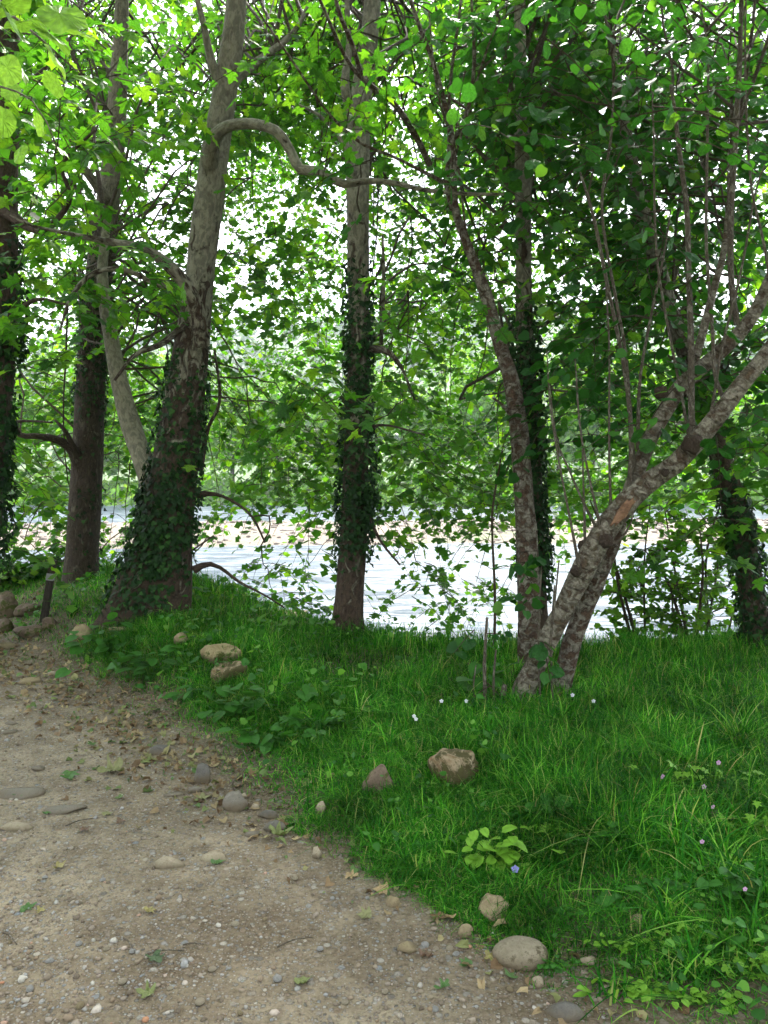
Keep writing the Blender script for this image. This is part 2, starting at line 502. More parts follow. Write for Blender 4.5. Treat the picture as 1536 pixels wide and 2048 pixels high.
def ground_mat(name):
    m, n, l, out = M_(name)
    tc = n.new('ShaderNodeTexCoord'); v = tc.outputs['Object']
    at = n.new('ShaderNodeAttribute'); at.attribute_name = 'margin'
    big = noise(n, l, v, .9, 4, .6)
    med = noise(n, l, v, 7, 6, .6)
    fin = noise(n, l, v, 60, 6, .7)
    ms = n.new('ShaderNodeMath'); ms.operation = 'MULTIPLY_ADD'; l.new(med.outputs['Fac'], ms.inputs[0]); ms.inputs[1].default_value = .55
    l.new(at.outputs['Fac'], ms.inputs[2])
    fs = ramp_fac(n, l, ms.outputs[0], .12, .5)
    cpth = mixc(n, l, ramp_fac(n, l, big.outputs['Fac'], .40, .60), (.13, .098, .062), (.335, .275, .19))
    cpth = mixc(n, l, ramp_fac(n, l, med.outputs['Fac'], .42, .66, .75), cpth, (.11, .08, .05))
    csoil = mixc(n, l, ramp_fac(n, l, med.outputs['Fac'], .35, .65), (.05, .037, .02), (.11, .083, .048))
    csoil = mixc(n, l, ramp_fac(n, l, big.outputs['Fac'], .45, .7, .6), csoil, (.03, .05, .012))
    c = mixc(n, l, fs, cpth, csoil)
    c = mixc(n, l, ramp_fac(n, l, fin.outputs['Fac'], .40, .75, .5), c, (.27, .22, .165))
    c = mixc(n, l, ramp_fac(n, l, fin.outputs['Fac'], .55, .30, .5), c, (.045, .033, .022))
    hs = None
    inv_f = n.new('ShaderNodeMath'); inv_f.operation = 'MULTIPLY_ADD'; l.new(fs, inv_f.inputs[0]); inv_f.inputs[1].default_value = -.75; inv_f.inputs[2].default_value = 1.0
    for sc, thr, amt in ((55, .30, .9), (120, .34, .8), (24, .22, .8)):
        vo = n.new('ShaderNodeTexVoronoi'); vo.inputs['Scale'].default_value = sc
        l.new(v, vo.inputs['Vector'])
        inv = n.new('ShaderNodeMapRange'); inv.inputs['From Min'].default_value = thr + .12; inv.inputs['From Max'].default_value = thr
        l.new(vo.outputs['Distance'], inv.inputs['Value'])
        sel = n.new('ShaderNodeSeparateColor'); l.new(vo.outputs['Color'], sel.inputs[0])
        s2 = ramp_fac(n, l, sel.outputs[0], .45, .5, amt)
        mu = n.new('ShaderNodeMath'); mu.operation = 'MULTIPLY'; l.new(inv.outputs[0], mu.inputs[0]); l.new(s2, mu.inputs[1])
        mv = n.new('ShaderNodeMath'); mv.operation = 'MULTIPLY'; l.new(mu.outputs[0], mv.inputs[0]); l.new(inv_f.outputs[0], mv.inputs[1]); mu = mv
        rp = ramp(n, [(0, (.11, .10, .09)), (.3, (.27, .25, .22)), (.6, (.19, .135, .09)), (.8, (.38, .34, .28)), (1, (.2, .22, .24))])
        l.new(sel.outputs[1], rp.inputs['Fac'])
        c = mixc(n, l, mu.outputs[0], c, rp.outputs['Color'])
        if hs is None: hs = mu.outputs[0]
        else:
            ad = n.new('ShaderNodeMath'); ad.operation = 'ADD'; l.new(hs, ad.inputs[0]); l.new(mu.outputs[0], ad.inputs[1]); hs = ad.outputs[0]
    ad = n.new('ShaderNodeMath'); ad.operation = 'MULTIPLY_ADD'; l.new(fin.outputs['Fac'], ad.inputs[0]); ad.inputs[1].default_value = 1.3; l.new(hs, ad.inputs[2])
    p = n.new('ShaderNodeBsdfPrincipled'); p.inputs['Roughness'].default_value = .95; p.inputs['Specular IOR Level'].default_value = .15
    l.new(c, p.inputs['Base Color']); l.new(bump(n, l, ad.outputs[0], 1.0, .009), p.inputs['Normal'])
    l.new(p.outputs[0], out.inputs[0]); return m

MAT['path'] = MAT['soil'] = ground_mat('earth')

def rock_mat(name, a, b, c=None, moss=0.0, scale=12, mosscol=(.05, .06, .012)):
    m, n, l, out = M_(name)
    tc = n.new('ShaderNodeTexCoord'); v = tc.outputs['Object']
    n1 = noise(n, l, v, scale, 8, .65, .5); n2 = noise(n, l, v, scale * 6, 6, .7)
    col = mixc(n, l, ramp_fac(n, l, n1.outputs['Fac'], .35, .65), a, b)
    if c: col = mixc(n, l, ramp_fac(n, l, n2.outputs['Fac'], .52, .7, .8), col, c)
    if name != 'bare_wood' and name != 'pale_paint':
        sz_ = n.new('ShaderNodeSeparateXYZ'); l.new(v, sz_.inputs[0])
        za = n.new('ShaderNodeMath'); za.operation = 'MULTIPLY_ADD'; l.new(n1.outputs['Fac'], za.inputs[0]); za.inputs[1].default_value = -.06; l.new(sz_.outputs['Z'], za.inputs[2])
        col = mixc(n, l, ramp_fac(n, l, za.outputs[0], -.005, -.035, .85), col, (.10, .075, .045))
    if moss:
        nm = noise(n, l, v, scale * .8, 6, .7, .3)
        col = mixc(n, l, ramp_fac(n, l, nm.outputs['Fac'], .60 - moss * .25, .66 - moss * .25, .95), col, mosscol)
    ad = n.new('ShaderNodeMath'); ad.operation = 'MULTIPLY_ADD'; l.new(n2.outputs['Fac'], ad.inputs[0]); ad.inputs[1].default_value = .4; l.new(n1.outputs['Fac'], ad.inputs[2])
    p = n.new('ShaderNodeBsdfPrincipled'); p.inputs['Roughness'].default_value = .9; p.inputs['Specular IOR Level'].default_value = .2
    l.new(col, p.inputs['Base Color']); l.new(bump(n, l, ad.outputs[0], .8, .01), p.inputs['Normal'])
    l.new(p.outputs[0], out.inputs[0]); return m

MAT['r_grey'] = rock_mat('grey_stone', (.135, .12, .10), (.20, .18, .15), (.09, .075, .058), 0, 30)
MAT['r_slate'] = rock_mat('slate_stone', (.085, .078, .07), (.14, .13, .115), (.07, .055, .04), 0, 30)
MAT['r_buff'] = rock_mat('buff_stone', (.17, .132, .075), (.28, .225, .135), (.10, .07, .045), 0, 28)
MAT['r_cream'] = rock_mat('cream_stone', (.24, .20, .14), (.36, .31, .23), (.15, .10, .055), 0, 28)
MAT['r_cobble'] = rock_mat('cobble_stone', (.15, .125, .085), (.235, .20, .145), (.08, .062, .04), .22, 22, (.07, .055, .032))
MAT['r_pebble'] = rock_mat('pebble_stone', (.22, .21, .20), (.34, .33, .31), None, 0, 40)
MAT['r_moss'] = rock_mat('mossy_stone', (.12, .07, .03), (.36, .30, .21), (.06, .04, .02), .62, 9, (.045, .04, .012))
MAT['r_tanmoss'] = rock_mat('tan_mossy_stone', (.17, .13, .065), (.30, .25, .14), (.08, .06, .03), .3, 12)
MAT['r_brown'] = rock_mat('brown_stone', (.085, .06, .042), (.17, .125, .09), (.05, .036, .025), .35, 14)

def gravel_mat(name, stops):
    m, n, l, out = M_(name)
    g = n.new('ShaderNodeNewGeometry'); rp = ramp(n, stops); l.new(g.outputs['Random Per Island'], rp.inputs['Fac'])
    tc = n.new('ShaderNodeTexCoord'); nz = noise(n, l, tc.outputs['Object'], 90, 4)
    c = mixc(n, l, ramp_fac(n, l, nz.outputs['Fac'], .4, .7, .35), rp.outputs['Color'], (.12, .09, .065))
    p = n.new('ShaderNodeBsdfPrincipled'); p.inputs['Roughness'].default_value = .85; p.inputs['Specular IOR Level'].default_value = .25
    l.new(c, p.inputs['Base Color']); l.new(p.outputs[0], out.inputs[0]); return m
MAT['gravel'] = gravel_mat('loose_gravel', [(0, (.10, .078, .055)), (.25, (.17, .135, .10)), (.45, (.24, .20, .16)), (.6, (.19, .135, .085)), (.75, (.31, .275, .225)), (.9, (.22, .225, .23)), (.97, (.42, .39, .34)), (1, (.33, .16, .09))])
MAT['bar_gravel'] = gravel_mat('bar_gravel', [(0, (.10, .08, .065)), (.5, (.16, .13, .11)), (1, (.24, .205, .175))])

# ------------------------------------------------------------------ ground and path (one height field split by the path's edge)
def grid(xs, ys, zf):
    X, Y = np.meshgrid(xs, ys)
    Z = zf(X, Y)
    nx = len(xs)
    i = (np.arange(len(ys) - 1)[:, None] * nx + np.arange(nx - 1)[None]).ravel()
    return np.stack([X.ravel(), Y.ravel(), Z.ravel()], 1), np.stack([i, i + 1, i + nx + 1, i + nx], 1)

ys = [-60., -30, -15, -8, -4, -2, -1, 0, .5, 1.0, 1.4]
while ys[-1] < 9.5: ys.append(ys[-1] + .0085 * max(ys[-1], 1.4) * 1.15)
ys += [10, 10.5, 11, 12, 13, 15, 18, 22]
xh = [0.]
while xh[-1] < 4.5: xh.append(xh[-1] + .02 + .008 * xh[-1])
while xh[-1] < 80: xh.append(xh[-1] * 1.25)
xs = np.array([-a for a in xh[:0:-1]] + xh)

def gz_fine(X, Y):
    z = gz(X, Y)
    q = xy3(X, Y)
    s = path_s(X, Y)
    near = (np.hypot(X, Y) < 12)
    z = z + near * (.0045 * wob(q, 14, 9, 3) + .0022 * wob(q, 60, 2, 2)).reshape(X.shape)
    return z
GV, GQ = grid(xs, np.array(ys), gz_fine)
cen = GV[GQ].mean(1)
sP = path_s(cen[:, 0], cen[:, 1])
onp = (sP < 0.0) & (cen[:, 1] > -59) & (cen[:, 0] > np.interp(cen[:, 1], PY, PX) - 6.5)
def submesh(V, Q, m, name):
    Q = Q[m]; u, inv = np.unique(Q, return_inverse=True)
    b = Buf(); b.add(V[u], inv.reshape(-1, 4)); me = b.mesh(name)
    A = me.attributes.new('margin', 'FLOAT', 'POINT'); A.data.foreach_set('value', path_s(V[u][:, 0], V[u][:, 1]).astype(np.float32))
    return me
link('path', submesh(GV, GQ, onp, 'path'), MAT['path'], kind='structure')
link('ground', submesh(GV, GQ, ~onp, 'ground'), MAT['soil'], kind='structure')

# ------------------------------------------------------------------ river, gravel bar, far bank, hills
WZ = -2.62
m, n, l, out = M_('river_water')
tc = n.new('ShaderNodeTexCoord')
mp = n.new('ShaderNodeMapping'); mp.inputs['Scale'].default_value = (.45, 1.5, 1); mp.inputs['Rotation'].default_value = (0, 0, R(12))
l.new(tc.outputs['Object'], mp.inputs[0])
w1 = noise(n, l, mp.outputs[0], 1.4, 6, .62, .6); w2 = noise(n, l, mp.outputs[0], .35, 3, .5)
fo = ramp_fac(n, l, w1.outputs['Fac'], .47, .60, .8)
wc = mixc(n, l, ramp_fac(n, l, w2.outputs['Fac'], .4, .6), (.022, .036, .05), (.045, .065, .085))
wc = mixc(n, l, fo, wc, (.185, .205, .235))
p = n.new('ShaderNodeBsdfPrincipled'); p.inputs['Roughness'].default_value = .3; p.inputs['IOR'].default_value = 1.333; p.inputs['Specular IOR Level'].default_value = .12
l.new(wc, p.inputs['Base Color']); l.new(bump(n, l, w1.outputs['Fac'], .8, .14), p.inputs['Normal']); l.new(p.outputs[0], out.inputs[0])
MAT['water'] = m
def river_z(X, Y): return WZ + .035 * wob(xy3(X * .5, Y * 1.3), 1.6, 4, 3).reshape(X.shape)
b = Buf(); b.add(*grid(np.concatenate([[-400, -200, -100, -60], np.linspace(-40, 40, 161), [60, 100, 200, 400]]), np.concatenate([np.linspace(8.4, 40, 130), np.linspace(41, 90, 40)]), river_z))
link('river', b.mesh('river'), MAT['water'], kind='structure')

m, n, l, out = M_('bar_ground')
tc = n.new('ShaderNodeTexCoord')
a1 = noise(n, l, tc.outputs['Object'], .25, 5, .6); a2 = noise(n, l, tc.outputs['Object'], 3.5, 6, .7)
c = mixc(n, l, ramp_fac(n, l, a2.outputs['Fac'], .3, .7), (.10, .082, .058), (.19, .16, .12))
c = mixc(n, l, ramp_fac(n, l, a1.outputs['Fac'], .58, .7, .8), c, (.11, .15, .05))
p = n.new('ShaderNodeBsdfPrincipled'); p.inputs['Roughness'].default_value = .95
l.new(c, p.inputs['Base Color']); l.new(bump(n, l, a2.outputs['Fac'], 1, .15), p.inputs['Normal']); l.new(p.outputs[0], out.inputs[0])
MAT['bar'] = m
def bar_z(X, Y):
    mid = 47 + 2.5 * np.sin(X * .05 + .5)
    return -3.0 + .75 * sstep(1.35 - np.abs(Y - mid) / 9.5) + .1 * wob(xy3(X, Y), .5, 8, 3).reshape(X.shape)
b = Buf(); b.add(*grid(np.linspace(-90, 90, 200), np.linspace(33, 61, 60), bar_z))
link('gravel_bar', b.mesh('gravel_bar'), MAT['bar'], kind='structure')
b = Buf()
nb = 2600
bx, by = rng.uniform(-45, 45, nb), rng.uniform(36, 58, nb)
bz = bar_z(bx, by); k = bz > WZ + .0
bx, by, bz = bx[k], by[k], bz[k]; nb = len(bx)
Mr = orient(rng.normal(size=(nb, 3)), 1); sc_ = rng.uniform(.07, .3, nb)
v, t = ICO[1]
stamp(b, (v * np.array([1, .8, .5]), t), np.stack([bx, by, bz], 1), orient(np.column_stack([rng.normal(size=(nb, 2)), np.zeros(nb)]), .2), sc_)
link('bar_gravel', b.mesh('bar_gravel', smooth=True), MAT['bar_gravel'], kind='stuff')

def far_z(X, Y):
    q = xy3(X, Y)
    z = -3.2 + 2.6 * sstep((Y - 78) / 8) + 4 * sstep((Y - 95) / 60)
    hill = sstep((Y - 170) / 420) * (78 + 22 * np.sin(X * .006 + 1.2)) + sstep((Y - 150) / 200) * 10 * wob(q, .012, 3, 3).reshape(X.shape)
    return z + hill + .3 * wob(q, .2, 2, 2).reshape(X.shape) * sstep((Y - 85) / 10)
m, n, l, out = M_('far_ground')
tc = n.new('ShaderNodeTexCoord'); a1 = noise(n, l, tc.outputs['Object'], .06, 8, .7)
rp = ramp(n, [(.35, (.035, .07, .02)), (.65, (.08, .13, .04))]); l.new(a1.outputs['Fac'], rp.inputs['Fac'])
p = n.new('ShaderNodeBsdfPrincipled'); p.inputs['Roughness'].default_value = .95; l.new(rp.outputs[0], p.inputs['Base Color'])
l.new(p.outputs[0], out.inputs[0]); MAT['far'] = m
b = Buf(); b.add(*grid(np.linspace(-700, 700, 140), np.concatenate([np.linspace(76, 110, 24), np.linspace(115, 1000, 80)]), far_z))
link('hillside', b.mesh('hillside'), MAT['far'], kind='structure')

QUAD = (np.array([[-.5, 0, 0], [.5, .1, .05], [.4, 1, -.1], [-.35, .8, .1]]), np.array([[0, 1, 2], [0, 2, 3]]))
def crown_pts(n, c, r, g, lobes=9):
    lc = g.normal(size=(lobes, 3)); lc /= np.linalg.norm(lc, axis=1)[:, None]; lc *= g.uniform(.3, .75, (lobes, 1))
    k = g.integers(0, lobes, n)
    d = g.normal(size=(n, 3)); d /= np.linalg.norm(d, axis=1)[:, None]
    return c + (lc[k] + d * (g.uniform(.25, 1, n) ** .5 * .5)[:, None]) * r

# wood on the hillside
g = np.random.default_rng(5)
b = Buf(); nt = 900
tx, ty = g.uniform(-330, 330, nt), g.uniform(120, 620, nt)
tz = far_z(tx, ty)
for i in range(nt):
    h = g.uniform(8, 14)
    P = crown_pts(34, np.array([tx[i], ty[i], tz[i] + h * .55]), np.array([h * .5, h * .5, h * .55]), g, 5)
    stamp(b, QUAD, P, orient(g.normal(size=(34, 3)), .8, g), g.uniform(1.5, 3.4, 34))
link('wood', b.mesh('wood', smooth=False), MAT['hill_leaf'], kind='stuff')

# trees on the far bank
for i in range(26):
    x = -62 + i * 5 + g.uniform(-1.5, 1.5); y = g.uniform(84, 96)
    if g.random() < .12: continue
    h = g.uniform(9, 17); z0 = float(far_z(np.array([x]), np.array([y]))[0])
    base = np.array([x, y, z0])
    T = thing('bank_tree', 'leafy light green tree in the row along the far river bank', 'tree', base, 'trees lining the far river bank')
    bb = Buf(); P = crom([base - [0, 0, .3], base + [g.uniform(-.4, .4), 0, h * .4], base + [g.uniform(-1, 1), 0, h * .8]], 8)
    tube(bb, P, np.linspace(.28, .08, 8), 7); part('trunk', bb, MAT['twig_bark'], T, attr='bark')
    nl = 1700
    cb = Buf(); P = crown_pts(nl, base + np.array([0, 0, h * .56]), np.array([h * .36, h * .36, h * .5]), g, 14)
    stamp(cb, QUAD, P, orient(g.normal(size=(nl, 3)), .9, g), g.uniform(.3, .75, nl))
    part('crown', cb, MAT['far_leaf'], T, 'stuff', smooth=False)
# low growth along the far waterline
cb = Buf(); nl = 16000
P = np.stack([g.uniform(-75, 75, nl), g.uniform(77.5, 88, nl), np.zeros(nl)], 1)
P[:, 2] = far_z(P[:, 0], P[:, 1]) + g.uniform(0, 1, nl) ** 1.5 * (1.6 + 1.3 * np.sin(P[:, 0] * .5) + .8 * np.sin(P[:, 0] * 1.7))
stamp(cb, QUAD, P, orient(g.normal(size=(nl, 3)), .9, g), g.uniform(.25, .6, nl))
link('bank_undergrowth', cb.mesh('bank_undergrowth', smooth=False), MAT['far_leaf'], kind='stuff')

# air between here and the hills
m, n, l, out = M_('haze_air')
pv = n.new('ShaderNodeVolumePrincipled'); pv.inputs['Color'].default_value = (.82, .9, 1, 1); pv.inputs['Density'].default_value = .00035
pv.inputs['Anisotropy'].default_value = .2
l.new(pv.outputs[0], out.inputs['Volume'])
hz = Buf(); v_ = np.array([[x, y, z] for x in (-720, 720) for y in (-80, 1015) for z in (-5, 125)], float)
hz.add(v_, [[0, 1, 3, 2], [4, 6, 7, 5], [0, 4, 5, 1], [2, 3, 7, 6], [0, 2, 6, 4], [1, 5, 7, 3]])
link('haze', hz.mesh('haze', smooth=False), m, kind='stuff')

# ------------------------------------------------------------------ trees near the camera
LEAFMESH = {'plane': [detail_leaf('plane', s) for s in range(4)], 'linden': [detail_leaf('round', s + 20) for s in range(3)]}
NLEAF = [0]
for k_, ms in LEAFMESH.items():
    for mm in ms: mm.materials.append(MAT[k_ + '_leaf_one'])

class Tree:
    def __init__(s, name, label, cat, base, kind, bark, group=None):
        s.T = thing(name, label, cat, base, group)
        s.base = np.array(base); s.kind = kind; s.bark = MAT[bark]
        s.skel = []; s.pos = []; s.M = []; s.s = []; s.twigs = Buf(); s.ivyb = Buf(); s.g = np.random.default_rng(abs(hash_(label)) % 10000)
    def limb(s, pname, rows, sides=12, lump=.05, n=None, flare=None, skel=True, mat=None, cap=True, label=None, jit=0):
        """rows: (px,py,depth,width_px)"""
        P = np.array([[*W(r[0], r[1], r[2]), r[3] * .5 * r[2] / FPX] for r in rows])
        return s.limb3(pname, P, sides, lump, n, flare, skel, mat, cap, label)
    def limb3(s, pname, P, sides=12, lump=.05, n=None, flare=None, skel=True, mat=None, cap=True, label=None):
        L = np.linalg.norm(np.diff(P[:, :3], axis=0), axis=1).sum()
        n = n or int(max(6, min(120, L / .07)))
        Q = crom(P, n)
        Q[:, 3] = np.maximum(Q[:, 3], .002)
        b = Buf()
        ctr = Q[:, :3].copy()
        if sides < 9 and n > 8:
            ctr += np.stack([wob(ctr, 3, 5, 2), wob(ctr, 3, 11, 2), 0 * ctr[:, 0]], 1) * .012 * np.linspace(0, 1, n)[:, None]
        r = tube(b, ctr, Q[:, 3], sides, lump, s.g.integers(0, 30), cap, flare)
        o = part(pname, b, mat or s.bark, s.T, attr='bark')
        if label: o['label'] = label
        if skel: s.skel.append(ctr)
        return r
    def ivy(s, r, t0, t1, n, size=.055, side=None, thick=.05):
        """ivy leaves over a tube surface between fractions t0..t1"""
        P, D, rr = r; g = s.g
        ii = g.uniform(t0, t1, n * 2) * (len(P) - 1.001); i = ii.astype(int); f = (ii - i)[:, None]
        j = g.integers(0, D.shape[1], n * 2)
        c = P[i] * (1 - f) + P[i + 1] * f
        d = D[i, j] + g.normal(0, .12, (n * 2, 3)); d /= np.linalg.norm(d, axis=1)[:, None]
        keep = np.ones(n * 2, bool)
        if side is not None:
            keep = (d @ np.array(side) + .35 * wob(c, 2.5, 7, 2)) > g.uniform(-.3, .4, n * 2)
        cl = wob(c + d * .1, 5, 3, 2)
        fr = (ii / (len(P) - 1) - t0) / (t1 - t0)
        keep &= cl > g.uniform(-1.2, .1, n * 2)
        keep &= g.random(n * 2) < np.clip(fr / .12, .0, 1) * np.clip((1 - fr) / .3, 0, 1) + .03
        c, d, i, j = c[keep][:n], d[keep][:n], i[keep][:n], j[keep][:n]
        m = len(c)
        off = rr[i, j][:, None] + g.uniform(.003, thick, m)[:, None] * (1 + .6 * wob(c, 4, 9, 2))[:, None]
        p = c + d * off
        fwd = np.tile([0, 0, -1.], (m, 1)) + d * g.uniform(.1, .8, (m, 1)) + g.normal(0, .45, (m, 3))
        fwd /= np.linalg.norm(fwd, axis=1)[:, None]
        u = d + g.normal(0, .35, (m, 3))
        x = np.cross(fwd, u); x /= np.linalg.norm(x, axis=1)[:, None]; z = np.cross(x, fwd)
        stamp(s.ivyb, IVY, p, np.stack([x, fwd, z], -1), g.uniform(.4, 1.45, m) * size * .8)
    def clump(s, c, rad, sprigs, per=10, size=.13, droop=.5, length=(.35, .8), upj=.38, conn=True, minz=None):
        g = s.g; c = np.asarray(c, float)
        if conn and s.skel and g.random() < .55:
            S = np.concatenate(s.skel); dd = np.linalg.norm(S - c, axis=1) + np.maximum(0, S[:, 2] - c[2]) * -.2
            kk = np.argsort(dd)[:40]; a = S[int(kk[int(40 * g.random() ** 1.5) % len(kk)])]; L = np.linalg.norm(a - c)
            if .15 < L < 7:
                mid = a * .55 + c * .45 + np.array([g.normal(0, .1), g.normal(0, .1), .12 * L]) 
                P = crom(np.array([a, mid + (c - a) * -.2 + g.normal(0, .07 * L, 3), mid + (c - a) * .15 + g.normal(0, .07 * L, 3), c]), 14)
                P[1:-1] += g.normal(0, .012, (12, 3))
                tube(s.twigs, P, np.linspace(.004 + .0021 * L, .0028, 14), 4)
        n = sprigs
        p0 = c + g.normal(0, .45, (n, 3)) * rad
        yaw = g.uniform(0, 2 * np.pi, n)
        L = g.uniform(*length, n)
        out = np.stack([np.cos(yaw), np.sin(yaw), g.uniform(-.5, .35, n)], 1)
        tt = np.linspace(0, 1, 5)
        PP = p0[:, None] + out[:, None] * (L[:, None, None] * tt[None, :, None])
        PP[:, :, 2] -= droop * L[:, None] * tt[None] ** 2
        for q in PP:
            tube(s.twigs, q, np.array([.0045, .004, .0033, .0026, .0015]), 3, cap=False)
        m = n * per
        i = np.repeat(np.arange(n), per)
        t = np.clip((np.tile(np.arange(per), n) + g.uniform(-.4, .4, m) + .6) / per, .02, 1)
        base = p0[i] + out[i] * (L[i] * t)[:, None]; base[:, 2] -= droop * L[i] * t ** 2
        sgn = np.where(np.tile(np.arange(per), n) % 2 == 0, 1., -1.)
        ay = yaw[i] + sgn * g.uniform(.4, 1.3, m)
        f = np.stack([np.cos(ay), np.sin(ay), -g.uniform(-.1, 1.1, m)], 1)
        fn = f / np.linalg.norm(f, axis=1)[:, None]
        sz = size * g.uniform(.55, 1.25, m)
        s.pos.append(base + fn * (.25 * sz)[:, None]); s.M.append(orient(f, upj, g)); s.s.append(sz)
    def region(s, px, py, d, tau, sprigs=8, per=10, rad=(.45, .45, .35), size=.108, **k):
        """fill the volume seen between two picture corners and two depths until its leaves would cover tau times its extent"""
        dm = (d[0] + d[1]) / 2
        la = .45 * .85 * .5 * size ** 2 * (FPX / dm) ** 2
        n = max(1, int(round(tau * (px[1] - px[0]) * (py[1] - py[0]) / la / (sprigs * per))))
        for _ in range(n):
            s.clump(W(s.g.uniform(*px), s.g.uniform(*py), s.g.uniform(*d)), np.array(rad) * s.g.uniform(.6, 1.3), sprigs, per, size=size, **k)
    def box(s, lo, hi, n, **k):
        for _ in range(n): s.clump(s.g.uniform(lo, hi), np.array([.8, .8, .5]), k.get('sprigs', 6), k.get('per', 10), size=k.get('size', .2), conn=False)
    def finish(s, n_leaf=300):
        g = s.g
        if s.pos:
            pos, M, sz = np.concatenate(s.pos), np.concatenate(s.M), np.concatenate(s.s)
            keep = np.linalg.norm(pos - [0, 0, CAMZ], axis=1) > 1.3
            pos, M, sz = pos[keep], M[keep], sz[keep]
            px, py, z = project(pos)
            inf = (px > 0) & (px < 1536) & (py > 0) & (py < 2048)
            key = np.where(inf, sz / z, 0) ; order = np.argsort(-key)[:n_leaf]
            order = order[key[order] > .005]
            ind = np.zeros(len(pos), bool); ind[order] = True
            ms = LEAFMESH[s.kind]
            bl = s.T.location
            for i in order:
                o = bpy.data.objects.new('leaf', ms[int(g.integers(0, len(ms)))])
                mt = np.eye(4); mt[:3, :3] = M[i] * sz[i]; mt[:3, 3] = pos[i] - s.base
                o.matrix_local = Matrix(mt.tolist()); COL.objects.link(o); o.parent = s.T
            cb = Buf(); rest = ~ind
            print('LEAVES', s.T['label'][:30], len(pos), int(inf.sum()))
            near = rest & (z < 6.5) & inf; tiny = rest & ((z > 10.5) | ~inf); far = rest & ~near & ~tiny
            A, B = (PL_MID, PL_FAR) if s.kind == 'plane' else (HZ, HZ_FAR)
            stamp(cb, A, pos[near], M[near], sz[near]); stamp(cb, B, pos[far], M[far], sz[far]); stamp(cb, PL_TINY if s.kind == 'plane' else B, pos[tiny], M[tiny], sz[tiny])
            part('crown', cb, MAT[s.kind + '_leaf'], s.T, 'stuff', smooth=False)
        if s.twigs.n: part('twigs', s.twigs, MAT['twig_bark'], s.T, 'stuff', attr='bark')
        if s.ivyb.n: part('ivy', s.ivyb, MAT['ivy_leaf'], s.T, 'stuff', smooth=False)

def hash_(t):
    h = 7
    for ch in t: h = (h * 131 + ord(ch)) % 1000003
    return h

def flare_f(h, amt, dirs=(), k=3):
    """root flare: radius grows towards the foot, with buttresses"""
    def f(L, a, D):
        e = np.exp(-L / h)
        b = 1 + amt * e * (1 + .28 * np.sin(a * k + 1.1) + .18 * np.sin(a * (2 * k + 1)))
        for dx, dy, am in dirs:
            dd = np.clip(D[..., 0] * dx + D[..., 1] * dy, 0, 1) ** 2
            b = b + am * e * dd
        return b
    return f

def foot(px, py):
    g_ = G(px, py); return g_

# --- big plane, left of centre
B0 = foot(312, 1222); d0 = B0[1]
t = Tree('plane_tree', 'thick mottled plane tree with ivy clad flared foot and pale upper trunk', 'tree', B0, 'plane', 'plane_bark')
BIG = t
r = t.limb('trunk', [(312, 1262, d0, 107), (322, 1180, d0, 102), (335, 1080, d0, 92), (350, 950, d0, 84), (366, 830, d0, 79), (382, 700, d0, 69), (397, 580, d0, 56), (408, 480, d0, 56), (422, 370, d0, 55), (436, 270, d0, 51), (455, 150, d0 - .1, 44), (470, 40, d0 - .2, 39), (480, -120, d0 - .3, 32), (490, -300, d0 - .4, 18)],
           26, .05, flare=flare_f(.62, .30, ((-1, -.1, .95), (.9, 0, .15))))
t.ivy(r, .0, .27, 3000, .055, (-.8, -.35, 0), .05)
t.ivy(r, .08, .20, 500, .055, (-.2, -.9, 0), .03)
t.ivy(r, .25, .40, 700, .055, (-1.2, .1, 0), .05)
t.ivy(r, .12, .40, 900, .055, (1.2, .2, 0), .04)
t.limb('bough', [(318, 1010, d0 + .1, 60), (290, 930, d0 + .15, 42), (262, 850, d0 + .3, 40), (238, 760, d0 + .4, 34), (225, 690, d0 + .5, 30), (205, 560, d0 + .6, 22), (215, 430, d0 + .7, 14)], 14, .05, mat=MAT['plane_bark_pale'])
t.limb('bough', [(405, 690, d0 - .25, 30), (395, 620, d0 - .4, 30), (368, 565, d0 - .5, 26), (335, 530, d0 - .6, 24), (290, 498, d0 - .8, 18), (235, 487, d0 - 1.0, 16), (150, 470, d0 - 1.2, 9), (60, 450, d0 - 1.4, 5), (20, 430, d0 - 1.5, 3)], 12, .06)
t.limb('bough', [(368, 575, d0 - .35, 14), (320, 570, d0 - .5, 11), (250, 540, d0 - .6, 10), (190, 545, d0 - .7, 10), (145, 590, d0 - .8, 8), (120, 660, d0 - .9, 5)], 8, .05)
t.limb('bough', [(418, 330, d0 - .1, 34), (425, 285, d0 - .25, 30), (450, 255, d0 - .4, 22), (500, 247, d0 - .5, 20), (552, 262, d0 - .6, 20), (580, 300, d0 - .6, 19), (600, 338, d0 - .65, 19), (640, 342, d0 - .7, 17), (685, 368, d0 - .75, 16), (735, 362, d0 - .8, 12), (790, 366, d0 - .9, 10), (850, 380, d0 - 1, 9), (940, 388, d0 - 1.1, 7), (1020, 388, d0 - 1.2, 5)], 12, .06)
t.limb('bough', [(440, 220, d0, 26), (470, 160, d0 + .1, 22), (520, 120, d0 + .3, 16), (590, 60, d0 + .5, 10), (640, -40, d0 + .6, 6)], 9, .06)
t.limb('bough', [(445, 190, d0 - .1, 22), (420, 110, d0 - .2, 16), (405, 40, d0 - .3, 12), (380, -60, d0 - .4, 8)], 9, .06)
t.limb('bough', [(370, 650, d0 - .1, 16), (320, 690, d0 - .3, 12), (270, 710, d0 - .4, 9), (230, 760, d0 - .5, 5)], 8, .06)
t.limb('bough', [(395, 990, d0 + .1, 16), (430, 988, d0 + .1, 8), (470, 1005, d0, 6), (505, 1035, d0, 5), (530, 1085, d0, 4)], 7, .05)
